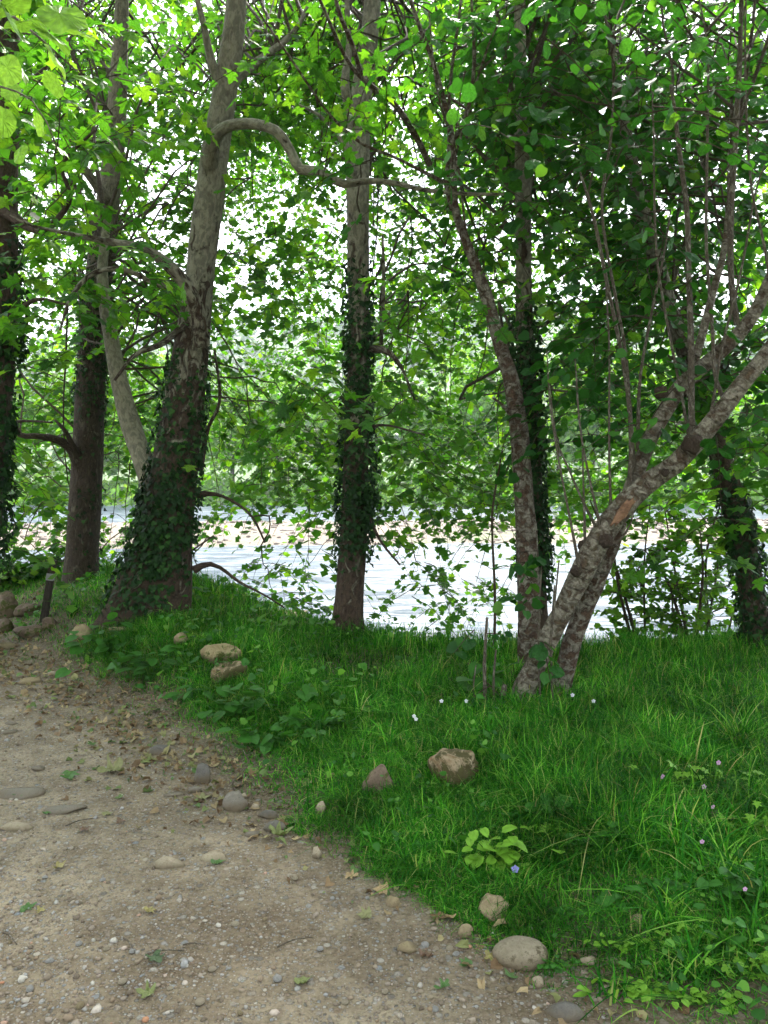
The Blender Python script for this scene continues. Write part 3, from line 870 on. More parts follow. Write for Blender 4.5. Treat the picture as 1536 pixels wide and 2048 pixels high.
t.limb('bough', [(388, 1140, d0, 18), (415, 1128, d0, 11), (440, 1135, d0, 8), (480, 1165, d0 - .1, 6), (530, 1190, d0 - .2, 4), (570, 1215, d0 - .2, 3)], 7, .05)
t.limb('bough', [(400, 940, d0 + .1, 14), (415, 860, d0 + .15, 8), (440, 800, d0 + .2, 7), (430, 700, d0 + .3, 5)], 7, .05)
t.region((230, 480), (-100, 260), (8, 14), 1.2, size=.095)
t.region((180, 430), (260, 640), (8.3, 14), .85, size=.095)
t.region((330, 540), (-60, 600), (6.4, 7.2), .22, sprigs=5, size=.095)
t.region((280, 480), (600, 760), (6.4, 7.2), .3, sprigs=5, size=.095)
t.region((430, 600), (-100, 260), (8.5, 15), 1.2, size=.095)
t.region((430, 640), (240, 760), (9.5, 16), .85, size=.092)
t.region((150, 560), (500, 720), (7.6, 8.6), .25, size=.10)
t.region((0, 260), (400, 560), (5.4, 6.4), .35, sprigs=6, size=.10)
t.region((200, 440), (700, 900), (8.6, 13), .6, size=.095)
t.region((405, 590), (1070, 1215), (7.6, 8.8), .75, rad=(.3, .3, .15), size=.095, droop=.6)
t.region((440, 660), (720, 1030), (8, 12), .9, size=.095, droop=.8)
t.region((215, 320), (760, 1180), (9, 11), .5, sprigs=5, size=.09, droop=.8)
t.finish()

# --- left plane
B1 = foot(158, 1200); d1 = max(B1[1], 8.0)
B1 = W(158, 1200, 8.3); B1[2] = float(gz(B1[0], B1[1])); d1 = B1[1]
t = Tree('plane_tree', 'straight plane tree with flaky brown bark behind the wooden marker post', 'tree', B1, 'plane', 'plane_bark_brown')
r = t.limb('trunk', [(155, 1250, d1, 78), (162, 1150, d1, 66), (168, 1050, d1, 62), (174, 930, d1, 60), (180, 800, d1, 56), (186, 680, d1, 54), (194, 580, d1, 50), (210, 450, d1, 46), (228, 300, d1 + .1, 40), (240, 100, d1 + .1, 30), (250, -150, d1 + .1, 16)],
           20, .05, flare=flare_f(.35, .28))
t.ivy(r, .28, .62, 1900, .045, None, .035); t.ivy(r, .05, .3, 250, .05, (1, 0, 0), .05)
t.limb('bough', [(160, 930, d1 - .1, 30), (140, 895, d1 - .2, 20), (110, 878, d1 - .3, 16), (75, 872, d1 - .4, 12), (40, 870, d1 - .4, 12), (32, 845, d1 - .45, 9), (60, 842, d1 - .5, 5), (105, 845, d1 - .6, 4)], 9, .06)
t.limb('bough', [(150, 900, d1 - .2, 12), (130, 862, d1 - .3, 9), (110, 840, d1 - .3, 5)], 7, .05)
t.limb('bough', [(215, 400, d1 - .1, 22), (150, 320, d1 - .3, 14), (60, 260, d1 - .5, 9), (-40, 220, d1 - .6, 5)], 8, .06)
t.region((-80, 260), (-100, 260), (9, 15), 1.4, size=.10)
t.region((-80, 230), (260, 560), (8.8, 14), 1.0, size=.10)
t.region((-60, 330), (540, 900), (9, 14), .95, size=.095)
t.region((-60, 140), (880, 1190), (8.6, 10.5), .9, size=.095, droop=.7)
t.region((190, 270), (980, 1170), (9, 10.5), .5, sprigs=5, size=.09, droop=.7)
t.finish(150)

# --- far left dark plane
t = Tree('plane_tree', 'dark ivy covered plane tree cut off by the left border', 'tree', (W(-60, 1290, 6.4)[0], 6.4, float(gz(W(-60, 1290, 6.4)[0], 6.4))), 'plane', 'plane_bark_dark')
r = t.limb('trunk', [(-75, 1300, 6.4, 100), (-50, 1150, 6.4, 80), (-34, 1000, 6.4, 76), (-20, 850, 6.4, 74), (-6, 700, 6.4, 70), (0, 550, 6.4, 64), (4, 400, 6.4, 58), (10, 200, 6.4, 52), (20, -50, 6.4, 40), (30, -300, 6.4, 24)], 18, .06, flare=flare_f(.4, .3))
t.ivy(r, .1, .55, 3400, .06, None, .07)
t.limb('bough', [(5, 420, 6.3, 26), (80, 460, 6.1, 14), (140, 400, 5.9, 10), (125, 330, 5.8, 8), (190, 260, 5.6, 5)], 9, .06)
t.limb('bough', [(5, 650, 6.3, 16), (70, 600, 6.1, 8), (140, 610, 6, 5)], 7, .06)
t.region((-200, 240), (-100, 330), (4.6, 7.5), .6, size=.104)
t.region((60, 330), (60, 560), (5.5, 7.5), .22, sprigs=5)
t.region((-100, 200), (330, 760), (5.2, 7.5), .35, sprigs=6)
t.region((-100, 40), (800, 1100), (6.6, 8), .5, sprigs=5, size=.10)
t.finish()

# --- central plane
B3 = foot(695, 1272); d3 = B3[1]
t = Tree('plane_tree', 'slim upright plane tree in the middle with ivy sleeve over its trunk', 'tree', B3, 'plane', 'plane_bark')
r = t.limb('trunk', [(693, 1300, d3, 72), (697, 1220, d3, 58), (704, 1120, d3, 54), (710, 1000, d3, 52), (713, 900, d3, 50), (716, 780, d3, 46), (717, 650, d3, 42), (716, 520, d3, 42), (716, 400, d3, 44), (716, 280, d3 + .1, 46), (724, 180, d3 + .2, 40), (740, 60, d3 + .2, 34), (752, -120, d3 + .2, 26), (760, -300, d3 + .2, 14)],
           20, .06, flare=flare_f(.3, .22))
t.ivy(r, .10, .50, 2800, .052, None, .045); t.ivy(r, .12, .3, 900, .05, (1, -.2, 0), .08)
t.limb('bough', [(708, 240, d3, 24), (690, 170, d3 - .1, 18), (698, 90, d3 - .1, 12), (690, -60, d3 - .2, 8)], 9, .06)
t.limb('bough', [(722, 420, d3, 14), (690, 300, d3 - .1, 9), (650, 240, d3 - .1, 7), (600, 210, d3 - .2, 4)], 7, .06)
t.limb('bough', [(730, 700, d3, 18), (768, 700, d3 - .1, 14), (800, 730, d3 - .2, 7), (830, 800, d3 - .2, 4)], 8, .05)
t.limb('bough', [(762, 690, d3 + .1, 8), (768, 560, d3 + .1, 8), (765, 470, d3 + .1, 5)], 7, .05)
t.limb('bough', [(725, 860, d3, 8), (770, 850, d3 - .1, 5), (850, 870, d3 - .3, 4)], 6, .05)
t.limb('bough', [(728, 1010, d3, 9), (760, 1080, d3 - .1, 6), (800, 1130, d3 - .1, 4)], 6, .05)
t.region((560, 960), (-100, 250), (8, 15), 1.3, size=.092)
t.region((560, 940), (240, 640), (8.5, 16), .85, size=.088)
t.region((640, 820), (-60, 560), (5.1, 5.8), .35, sprigs=6, size=.088)
t.region((560, 900), (600, 800), (7.5, 13), .65, size=.092, droop=.7)
t.region((560, 900), (780, 1000), (6.8, 10), 1.0, size=.095, droop=.7)
t.region((590, 800), (640, 900), (5.2, 5.8), .25, sprigs=5, size=.10, droop=.7)
t.region((560, 700), (1000, 1200), (7, 9), .3, sprigs=6, size=.085, droop=1.0)
t.region((720, 880), (1030, 1190), (6.8, 9), .4, sprigs=5, size=.085, droop=.9)
t.finish()

# --- ivy plane behind the slender tree
B4 = foot(1074, 1325); B4[1] = 6.0; B4[0] = W(1074, 1325, 6.0)[0]; B4[2] = float(gz(B4[0], 6.0)); d4 = 6.0
t = Tree('plane_tree', 'ivy sleeved plane trunk directly behind the slender reddish trunk', 'tree', B4, 'plane', 'plane_bark')
r = t.limb('trunk', [(1078, 1350, d4, 52), (1075, 1230, d4, 42), (1068, 1080, d4, 40), (1062, 900, d4, 40), (1054, 750, d4, 36), (1048, 620, d4, 34), (1047, 500, d4, 30), (1046, 380, d4, 32), (1044, 260, d4, 28), (1040, 100, d4, 24), (1040, -150, d4, 16)], 16, .05, flare=flare_f(.25, .2))
t.ivy(r, .1, .52, 3600, .05, None, .06)
t.limb('bough', [(1060, 690, d4, 10), (1100, 640, d4 - .1, 5), (1140, 600, d4 - .2, 3)], 6, .04)
t.limb('bough', [(1045, 420, d4, 14), (1062, 350, d4, 10), (1040, 280, d4 - .1, 6)], 7, .04)
t.region((860, 1240), (-100, 400), (7.5, 14), .95, size=.095)
t.region((870, 1240), (400, 760), (8, 15), .75, size=.09)
t.region((860, 1240), (730, 1030), (8, 12), 1.0, size=.09, droop=.7)
t.region((860, 1040), (1060, 1230), (7.5, 9.5), .33, sprigs=5, size=.08, droop=.8)
t.finish(200)

# --- far right plane
B5 = foot(1512, 1305); d5 = B5[1]
t = Tree('plane_tree', 'leaning plane tree with ivy at mid trunk standing behind the speckled leaning tree', 'tree', B5, 'plane', 'plane_bark')
r = t.limb('trunk', [(1528, 1340, d5, 58), (1514, 1260, d5, 50), (1500, 1160, d5, 48), (1478, 1050, d5, 48), (1452, 950, d5, 44), (1425, 860, d5, 40), (1395, 760, d5, 36), (1350, 650, d5, 32), (1312, 520, d5 + .1, 30), (1280, 400, d5 + .2, 26), (1240, 200, d5 + .3, 18), (1210, 0, d5 + .3, 10)], 18, .06, flare=flare_f(.25, .2))
t.ivy(r, .0, .3, 1900, .05, None, .045)
t.limb('bough', [(1400, 780, d5, 14), (1480, 700, d5 - .2, 9), (1560, 640, d5 - .3, 6)], 7, .05)
t.region((1140, 1600), (-60, 400), (8, 12), .5, size=.104)
t.region((1120, 1600), (380, 860), (7, 11), .8, size=.10)
t.region((980, 1120), (150, 560), (5.3, 5.8), .3, sprigs=5, size=.088)
t.region((1400, 1620), (780, 1080), (5.4, 6.6), 1.1, size=.104)
t.region((1140, 1420), (830, 1010), (8, 11), .9, size=.105)
t.finish(200)

# --- slender reddish tree
B6 = foot(1056, 1330); d6 = min(B6[1], 5.6); B6[1] = d6; B6[0] = W(1056, 1330, d6)[0]; B6[2] = float(gz(B6[0], d6))
t = Tree('slender_tree', 'slender reddish trunk with whitish patches rising into thin forked branches', 'tree', B6, 'linden', 'slender_bark')
t.limb('trunk', [(1062, 1350, d6, 50), (1058, 1250, d6, 46), (1055, 1100, d6, 44), (1045, 960, d6, 38), (1037, 850, d6, 36), (1022, 760, d6, 32), (1000, 690, d6, 26), (975, 600, d6, 26), (950, 530, d6, 21), (920, 450, d6, 17), (908, 400, d6, 15), (906, 300, d6 - .05, 13), (895, 230, d6 - .1, 11), (868, 130, d6 - .2, 9), (838, 50, d6 - .3, 8), (800, -60, d6 - .4, 6)], 14, .07, flare=flare_f(.15, .15))
t.limb('branch', [(905, 420, d6, 12), (893, 370, d6, 9), (898, 300, d6, 8), (900, 180, d6 - .1, 7), (920, 0, d6 - .3, 5), (925, -80, d6 - .3, 3)], 7, .04)
t.limb('branch', [(910, 280, d6, 9), (935, 220, d6 - .1, 8), (948, 130, d6 - .2, 7), (940, -20, d6 - .3, 5)], 7, .04)
t.limb('branch', [(893, 368, d6, 10), (850, 345, d6 - .1, 7), (790, 315, d6 - .2, 6), (720, 285, d6 - .3, 6), (655, 225, d6 - .5, 5), (590, 130, d6 - .7, 5), (515, 20, d6 - 1, 4), (490, -40, d6 - 1.1, 3)], 7, .04)
t.limb('branch', [(860, 330, d6 - .05, 12), (830, 270, d6 - .2, 12), (790, 210, d6 - .4, 11), (740, 170, d6 - .6, 10), (700, 130, d6 - .8, 8), (665, 60, d6 - 1, 7), (630, -20, d6 - 1.2, 6)], 8, .04)
t.limb('branch', [(722, 150, d6 - .7, 9), (705, 90, d6 - .85, 9), (680, 30, d6 - 1, 8), (665, -30, d6 - 1.1, 6)], 8, .04)
t.limb('branch', [(945, 530, d6, 7), (930, 450, d6 - .05, 5), (915, 330, d6 - .1, 5), (875, 180, d6 - .2, 4), (855, 20, d6 - .3, 3)], 6, .03)
t.limb('branch', [(905, 330, d6, 5), (985, 70, d6 - .3, 4), (1050, 10, d6 - .5, 3)], 6, .03)
t.limb('branch', [(1033, 850, d6, 12), (1010, 815, d6 - .05, 7), (985, 795, d6 - .1, 4)], 7, .03)
t.region((780, 1080), (-60, 230), (5, 7.5), .5, sprigs=6, size=.085, upj=.5)
t.region((760, 1060), (230, 480), (5.2, 7), .12, sprigs=4, size=.08, upj=.5)
t.finish(250)

# --- leaning speckled tree (two stems, many shoots)
B7 = foot(1060, 1405); d7 = B7[1]
t = Tree('leaning_tree', 'speckled leaning tree with two crossing stems and upright shoots growing from it', 'tree', B7, 'linden', 'speckled_bark')
LEAN = t
fr = t.limb('trunk', [(1038, 1440, d7, 51), (1050, 1375, d7, 46), (1086, 1300, d7, 40), (1126, 1220, d7, 41), (1162, 1150, d7 - .03, 46), (1196, 1085, d7 - .05, 48), (1240, 1020, d7 - .08, 46), (1290, 970, d7 - .1, 41), (1345, 932, d7 - .15, 39), (1395, 880, d7 - .2, 38), (1440, 825, d7 - .25, 35), (1490, 760, d7 - .3, 33), (1540, 700, d7 - .35, 31), (1620, 580, d7 - .4, 26), (1700, 420, d7 - .45, 16)], 22, .08, flare=flare_f(.10, .25))
t.limb('stem', [(1118, 1430, d7 + .16, 42), (1124, 1370, d7 + .16, 39), (1140, 1300, d7 + .14, 39), (1166, 1225, d7 + .12, 37), (1194, 1160, d7 + .09, 35), (1222, 1100, d7 + .06, 28), (1246, 1045, d7 + .02, 18)], 16, .09, flare=flare_f(.10, .25), mat=MAT['slender_bark'], label='brown rear stem standing behind the pale front one')
t.limb('bough', [(1245, 1010, d7, 20), (1270, 955, d7 + .02, 30), (1295, 890, d7 + .05, 29), (1325, 830, d7 + .05, 32), (1360, 775, d7 + .02, 32), (1410, 730, d7, 29), (1455, 690, d7 - .05, 29), (1500, 640, d7 - .1, 26), (1536, 570, d7 - .15, 24), (1580, 450, d7 - .2, 19), (1610, 250, d7 - .2, 12)], 16, .06)
t.limb('bough', [(1365, 790, d7 + .05, 20), (1390, 720, d7 + .08, 17), (1412, 640, d7 + .1, 16), (1430, 570, d7 + .12, 14), (1448, 500, d7 + .15, 12), (1458, 400, d7 + .2, 9), (1470, 250, d7 + .2, 8)], 12, .05)
SH = MAT['shoot_bark']
shoots = [
 [(1387, 885, 0, 22), (1383, 840, 0, 17), (1382, 700, 0, 16), (1376, 560, 0, 14), (1372, 420, 0, 13), (1357, 290, 0, 11), (1342, 170, 0, 9)],
 [(1450, 805, -.1, 12), (1430, 750, -.1, 10), (1424, 650, -.1, 9), (1412, 500, -.1, 8), (1414, 300, -.1, 7), (1416, 120, -.1, 6), (1410, 60, -.1, 5), (1390, -40, -.1, 4)],
 [(1474, 650, 0, 16), (1462, 560, 0, 15), (1462, 420, 0, 14), (1472, 250, 0, 14), (1480, 100, 0, 12), (1485, -60, 0, 10)],
 [(1260, 975, .05, 15), (1262, 880, .05, 12), (1252, 760, .05, 11), (1225, 620, .05, 10), (1205, 520, .05, 9), (1185, 420, .05, 8), (1160, 340, .05, 5)],
 [(1270, 960, .1, 12), (1262, 850, .1, 10), (1250, 700, .1, 8), (1232, 600, .1, 8), (1205, 420, .1, 7), (1225, 250, .1, 6), (1228, 60, .1, 4)],
 [(1222, 1030, .02, 8), (1218, 880, .02, 6), (1218, 700, .02, 5), (1212, 560, .02, 4)],
 [(1200, 1050, 0, 8), (1180, 960, 0, 6), (1160, 850, 0, 5), (1150, 700, 0, 4)],
 [(1195, 1060, .05, 9), (1165, 1000, .05, 6), (1135, 930, .05, 5), (1115, 880, .05, 4), (1098, 760, .05, 3)],
 [(1158, 1135, 0, 9), (1135, 1010, 0, 6), (1115, 900, 0, 5), (1100, 800, 0, 4), (1095, 700, 0, 3)],
 [(1170, 1100, .05, 8), (1168, 980, .05, 5), (1165, 880, .05, 4)],
 [(1415, 865, -.05, 10), (1430, 780, -.05, 7), (1445, 690, -.05, 7), (1470, 590, -.05, 6), (1490, 500, -.05, 6), (1512, 380, -.05, 5), (1530, 330, -.05, 4)],
 [(1380, 890, .03, 9), (1365, 800, .03, 7), (1345, 700, .03, 7), (1325, 600, .03, 6), (1310, 480, .03, 6), (1308, 300, .03, 5), (1305, 200, .03, 3)],
 [(1275, 900, .15, 11), (1280, 760, .15, 8), (1300, 640, .15, 7), (1320, 540, .15, 6), (1340, 420, .15, 4)],
 [(1462, 640, .1, 5), (1455, 400, .1, 4), (1460, 200, .1, 3)],
 [(1560, 700, -.2, 8), (1530, 500, -.2, 7), (1500, 350, -.2, 6), (1490, 100, -.2, 5), (1495, -50, -.2, 4)],
 [(1100, 1290, -.05, 7), (1110, 1200, -.05, 5), (1118, 1120, -.05, 4)],
 [(1215, 1090, 0, 10), (1240, 1080, 0, 7), (1262, 1045, 0, 5), (1270, 1000, 0, 4)],
]
for s_ in shoots: t.limb('shoot', [(a, b_, d7 - .1 + c, w * .8) for a, b_, c, w in s_], 7, .05, mat=SH)
for (px, py, dd, w, lab) in [(1385, 888, -.27, 38, 'dark rough burl where the thickest shoot starts'), (1213, 1082, -.18, 26, None), (1152, 1142, -.14, 22, None), (1168, 1092, -.02, 24, None), (1322, 785, -.03, 26, 'sawn stub'), (1330, 945, -.25, 16, None)]:
    bb = Buf(); v, tt_ = ICO[3]; c = W(px, py, d7 + dd); rr_ = w * .5 * d7 / FPX
    vv = v * (1 + .32 * wob(v * 1.0 + px, 3.5, px % 20, 3))[:, None] * rr_ * np.array([1, .8, 1]) + c
    bb.add(vv, None, tt_, v * .2); o = part('burl', bb, MAT['plane_bark_dark'], t.T, attr='bark')
    if lab: o['label'] = lab
bb = Buf(); v, tt_ = ICO[3]; c = W(1246, 1024, d7 - .175)
ax = np.array([.62, 0, .78]); ay = np.array([0, 1, 0]); az = np.cross(ax, ay)
vv = v * (1 + .18 * wob(v, 4, 2, 3))[:, None]
bb.add(c + vv[:, :1] * ax * .105 * (1 + .2 * np.sin(v[:, 2:3] * 9)) + vv[:, 1:2] * ay * .013 + vv[:, 2:3] * az * .032, None, tt_, v * .2)
MAT['wound'] = rock_mat('bare_wood', (.10, .052, .03), (.24, .135, .08), (.05, .03, .02), 0, 25)
o = part('wound', bb, MAT['wound'], t.T); o['label'] = 'orange brown scar of bare wood'
for px0, py0, py1, w in [(972, 1430, 1235, 9), (990, 1425, 1300, 6), (950, 1420, 1330, 4), (1008, 1420, 1370, 16), (1105, 1400, 1170, 5), (1080, 1410, 1120, 5)]:
    t.limb('shoot', [(px0, py0, d7 - .12, w), (px0 - 3, (py0 + py1) / 2, d7 - .12, w * .8), (px0 + 2, py1, d7 - .12, w * .6)], 6, .04, mat=SH, label='short upright shoot at the foot')
# overhead shade beyond the frame
t.box((2, -2.5, 5.2), (10, 3, 8.5), 75, size=.25)
t.region((980, 1600), (-100, 330), (5.2, 8.5), 1.35, sprigs=9, size=.088, upj=.45)
t.region((1000, 1600), (-100, 250), (3.8, 5), .28, sprigs=6, size=.07, upj=.45)
t.region((1060, 1600), (300, 640), (5.4, 8.5), .95, sprigs=9, size=.085, upj=.45)
t.region((1090, 1420), (600, 830), (5.2, 7.5), .8, sprigs=8, size=.085, upj=.4)
t.region((1440, 1600), (560, 1010), (5.2, 6.6), .9, sprigs=8, size=.085, upj=.4)
t.region((1100, 1600), (400, 820), (4.2, 4.7), .07, sprigs=3, per=7, size=.08, upj=.4)
for (px, py) in [(1110, 700), (1150, 760), (1180, 690), (1090, 1120), (960, 1260), (980, 1370), (1050, 1120), (1085, 1300), (1070, 1190)]:
    t.clump(W(px, py, d7 - .1), np.array([.1, .1, .12]), 2, 5, .08, .2, (.1, .22), .5, conn=False)
t.finish()

# unseen plane with overhead canopy boxes, added to shade trunks and grass
t = Tree('plane_tree', 'tall plane tree whose high boughs hang over the path', 'tree', (-4.5, -1.5, float(gz(-4.5, -1.5))), 'plane', 'plane_bark')
t.limb3('trunk', np.array([[-4.5, -1.5, -.2, .4], [-4.5, -1.4, 3, .33], [-4.2, -1, 7, .22], [-4, -.5, 11, .05]]), 16, .05)
t.limb3('bough', np.array([[-4.3, -1.1, 5.5, .14], [-3, .5, 6.6, .1], [-1.5, 2.2, 7, .06], [0, 3.4, 7.1, .02]]), 9, .05)
t.box((-12, -3, 5.2), (-4.5, 3, 9), 70, size=.28)
t.box((-4, .8, 5.4), (2.5, 3, 8), 32, size=.24)
t.box((-9, 2.5, 7.4), (9, 6, 11), 80, size=.26)
t.box((-10, 5, 9.3), (10, 8, 12), 60, size=.26)
t.finish(40)

# unseen trees added behind and beside the camera to block sky light
g = np.random.default_rng(77)
for i, (x, y) in enumerate([(-15, -9), (-10.5, -13), (-5, -15), (1, -16), (7, -14), (12, -11), (16, -5), (-17, -1), (17, 3), (-16, 6)]):
    h = g.uniform(8, 11); base = np.array([x, y, float(gz(x, y))])
    T = thing('added_shade_tree', 'broad leafy tree standing back from the path on its landward side', 'tree', base, 'unseen trees added for shade on the landward side')
    bb = Buf(); P = crom([base - [0, 0, .3], base + [0, 0, h * .4], base + [.4, 0, h * .8]], 8)
    tube(bb, P, np.linspace(.2, .06, 8), 8); part('trunk', bb, MAT['twig_bark'], T, attr='bark')
    cb = Buf(); P = crown_pts(1500, base + np.array([0, 0, h * .5]), np.array([3.4, 2.8, h * .52]), g, 12)
    P[:, 2] = np.maximum(P[:, 2], base[2] + .1)
    stamp(cb, QUAD, P, orient(g.normal(size=(1500, 3)), .9, g), g.uniform(.25, .5, 1500)); part('crown', cb, MAT['shrub_leaf'], T, 'stuff', smooth=False)

# --- near twig with broad leaves, upper left
t = Tree('overhanging_branch', 'near bright green twig with broad pleated leaves entering from above', 'branch', W(-250, -250, 2.6), 'linden', 'shoot_bark')
t.limb('stem', [(-250, -250, 2.6, 12), (-60, -40, 2.3, 8), (60, 60, 2.15, 5), (150, 140, 2.1, 3)], 7, .03, skel=False)
t.limb('stem', [(-200, 60, 2.5, 9), (-60, 150, 2.3, 5), (60, 200, 2.2, 3), (110, 300, 2.2, 2)], 7, .03, skel=False)
g = np.random.default_rng(3)
big = detail_leaf('round', 77); big.materials.append(MAT['bright_leaf'])
for px, py, d, s_, fx, fz in [(20, 60, 2.1, .10, .9, .15), (95, 10, 2.1, .13, .7, -.6), (60, 45, 2.0, .11, 1, -.5), (10, 110, 2.1, .08, .2, -1), (95, 100, 2.15, .09, .8, -.8), (40, 130, 2.2, .06, .5, -1), (85, 150, 2.2, .07, 1, -.7), (30, 165, 2.3, .06, -.3, -1), (-20, 30, 2.0, .11, .6, .5), (150, 150, 2.2, .06, 1, -.3), (10, 215, 2.3, .08, -.2, -1), (70, 230, 2.3, .06, .5, -1), (110, 290, 2.3, .055, .8, -.6), (50, 290, 2.3, .06, -.5, -1), (0, 0, 2.0, .12, .4, -.9), (130, 60, 2.2, .08, 1, -.1)]:
    f = np.array([[fx, g.uniform(-.5, .3), fz]]); Mx = orient(f, .35, g)[0]
    # turn the blades so that their faces show from below
    o = bpy.data.objects.new('leaf', big); mt = np.eye(4)
    mt[:3, :3] = Mx * s_; mt[:3, 3] = W(px, py, d) - t.base
    o.matrix_local = Matrix(mt.tolist()); COL.objects.link(o); o.parent = t.T

# --- riverside shrubs
def shrub(name, label, base, stems, leafmat, tpl, n_sprig, spread, size, seed, zr=(.1, 1)):
    g = np.random.default_rng(seed)
    T = thing(name, label, 'shrub', base)
    tw, lf = Buf(), Buf()
    for tip, w in stems:
        tip = np.array(tip)
        mid = base * .45 + tip * .55 + np.array([g.normal(0, .12), g.normal(0, .1), .1])
        P = crom(np.array([base + [g.normal(0, .08), g.normal(0, .05), -.08], mid, tip]), 16)
        sb = Buf(); tube(sb, P, np.linspace(w, w * .3, 16), 7, .04); part('stem', sb, MAT['twig_bark'], T, attr='bark')
        k = n_sprig
        ii = g.integers(int(15 * zr[0]), 16, k)
        yaw = g.uniform(0, 6.28, k); L = g.uniform(.25, .75, k) * spread
        o = np.stack([np.cos(yaw), np.sin(yaw) * .7, g.uniform(-.3, .7, k)], 1)
        for a, b_, LL in zip(P[ii], o, L):
            pts = a + b_ * (np.linspace(0, 1, 4)[:, None] * LL); pts[:, 2] -= np.linspace(0, 1, 4) ** 2 * .25 * LL
            tube(tw, pts, np.array([.005, .004, .003, .0015]), 3, cap=False)
        per = 12; m = k * per; i = np.repeat(np.arange(k), per); tt = g.uniform(.05, 1, m)
        p = P[ii][i] + o[i] * (tt * L[i])[:, None]; p[:, 2] -= tt ** 2 * .25 * L[i]
        f = o[i] + g.normal(0, .8, (m, 3)); f[:, 2] -= .3
        stamp(lf, tpl, p, orient(f, .6, g), size * g.uniform(.6, 1.3, m))
    part('twigs', tw, MAT['twig_bark'], T, 'stuff', attr='bark')
    part('foliage', lf, leafmat, T, 'stuff', smooth=False)
    return T
def gp(px, py, d):
    p = W(px, py, d); p[2] = float(gz(p[0], p[1])); return p
def WW(*a): return W(*a)
shrub('riverside_shrub', 'many stemmed shrub on the bank just right of the leaning trunk', gp(1290, 1300, 7.1), [(WW(1180, 1000, 7.2), .02), (WW(1240, 980, 7), .02), (WW(1300, 1010, 7.3), .015), (WW(1210, 1130, 7.4), .015)], MAT['shrub_leaf'], HZ_FAR, 26, .8, .06, 1)
shrub('riverside_shrub', 'airy shrub with V shaped dark stems above the grass edge', gp(1380, 1305, 6.9), [(WW(1290, 1100, 7), .02), (WW(1330, 1020, 7.2), .018), (WW(1400, 1060, 6.9), .02), (WW(1440, 1100, 7), .014), (WW(1350, 1170, 6.8), .014)], MAT['shrub_leaf'], HZ_FAR, 26, .75, .055, 2)
shrub('riverside_shrub', 'low leafy shrub against the far right plane trunk', gp(1440, 1310, 7.4), [(WW(1400, 1040, 7.6), .018), (WW(1450, 980, 7.6), .018), (WW(1500, 1040, 7.5), .015)], MAT['shrub_leaf'], HZ_FAR, 26, .9, .06, 3)
shrub('riverside_shrub', 'dense low bush beside the rocks and marker post', gp(30, 1225, 9.6), [(WW(0, 1130, 9.4), .02), (WW(50, 1150, 9.6), .02), (WW(110, 1140, 9.5), .015), (WW(-40, 1150, 9.4), .02)], MAT['herb'], HZ_FAR, 50, .8, .07, 4)
# thin sapling
sb = gp(988, 1300, 5.9)
T = thing('sapling', 'thin dark crooked sapling left of the slender reddish trunk', 'sapling', sb)
b = Buf(); P = crom(np.array([[*(sb - [0, 0, .05]), .011], [*W(990, 1200, 5.9), .011], [*W(985, 1080, 5.9), .009], [*W(985, 1020, 5.9), .0085], [*W(998, 940, 5.9), .007], [*W(1010, 880, 5.8), .004], [*W(1040, 820, 5.8), .002]]), 40)
tube(b, P[:, :3], P[:, 3], 7, .05); part('stem', b, MAT['twig_bark'], T, attr='bark')
b = Buf(); lf = Buf(); g = np.random.default_rng(8)
for i in (14, 18, 21, 24, 27, 30, 33, 35, 37, 38):
    for k in range(2):
        yaw = g.uniform(0, 6.28); L = g.uniform(.15, .4)
        q = P[i, :3] + np.array([math.cos(yaw), math.sin(yaw) * .5, .2]) * np.linspace(0, 1, 4)[:, None] * L
        tube(b, q, np.array([.003, .0025, .002, .001]), 3, cap=False)
        pp = q[g.integers(1, 4, 6)] + g.normal(0, .03, (6, 3)); stamp(lf, HZ, pp, orient(g.normal(size=(6, 3)), .5, g), g.uniform(.035, .06, 6))
part('twigs', b, MAT['twig_bark'], T, 'stuff', attr='bark'); part('foliage', lf, MAT['shrub_leaf'], T, 'stuff', smooth=False)

# ------------------------------------------------------------------ marker post
import bmesh
def box_mesh(sx, sy, sz, bev=.004, top=0.0):
    b = bmesh.new(); bmesh.ops.create_cube(b, size=1)
    for v in b.verts: v.co = (v.co.x * sx, v.co.y * sy, v.co.z * sz)
    if bev: bmesh.ops.bevel(b, geom=list(b.edges), offset=bev, segments=2, affect='EDGES')
    m = bpy.data.meshes.new('box'); b.to_mesh(m); b.free(); return m
pb = G(88, 1240)
T = thing('marker_post', 'short leaning wooden marker post with a pale band near its top', 'post', pb)
T.rotation_euler = (R(-3), R(9), R(8))
dp = pb[1]; ph = 118 * dp / FPX; pw = 13 * dp / FPX
MAT['post'] = bark_mat('weathered_wood', (.035, .028, .022), (.07, .058, .045), (.11, .1, .08), .2, (60, 60, 6))
mb = box_mesh(pw, pw, ph + .12)
A = mb.attributes.new('bark', 'FLOAT_VECTOR', 'POINT'); A.data.foreach_set('vector', np.array([v.co[:] for v in mb.vertices]).ravel())
link('post', mb, MAT['post'], T, loc=(0, 0, ph / 2 - .06))
MAT['band'] = rock_mat('pale_paint', (.22, .23, .22), (.32, .32, .30))
link('band', box_mesh(pw + .006, pw + .006, ph * .12, .002), MAT['band'], T, loc=(0, 0, ph * .74))
link('cap', box_mesh(pw + .008, pw + .008, .02, .004), MAT['post'], T, loc=(0, 0, ph + .008))
MAT['post'].node_tree.nodes  # keep

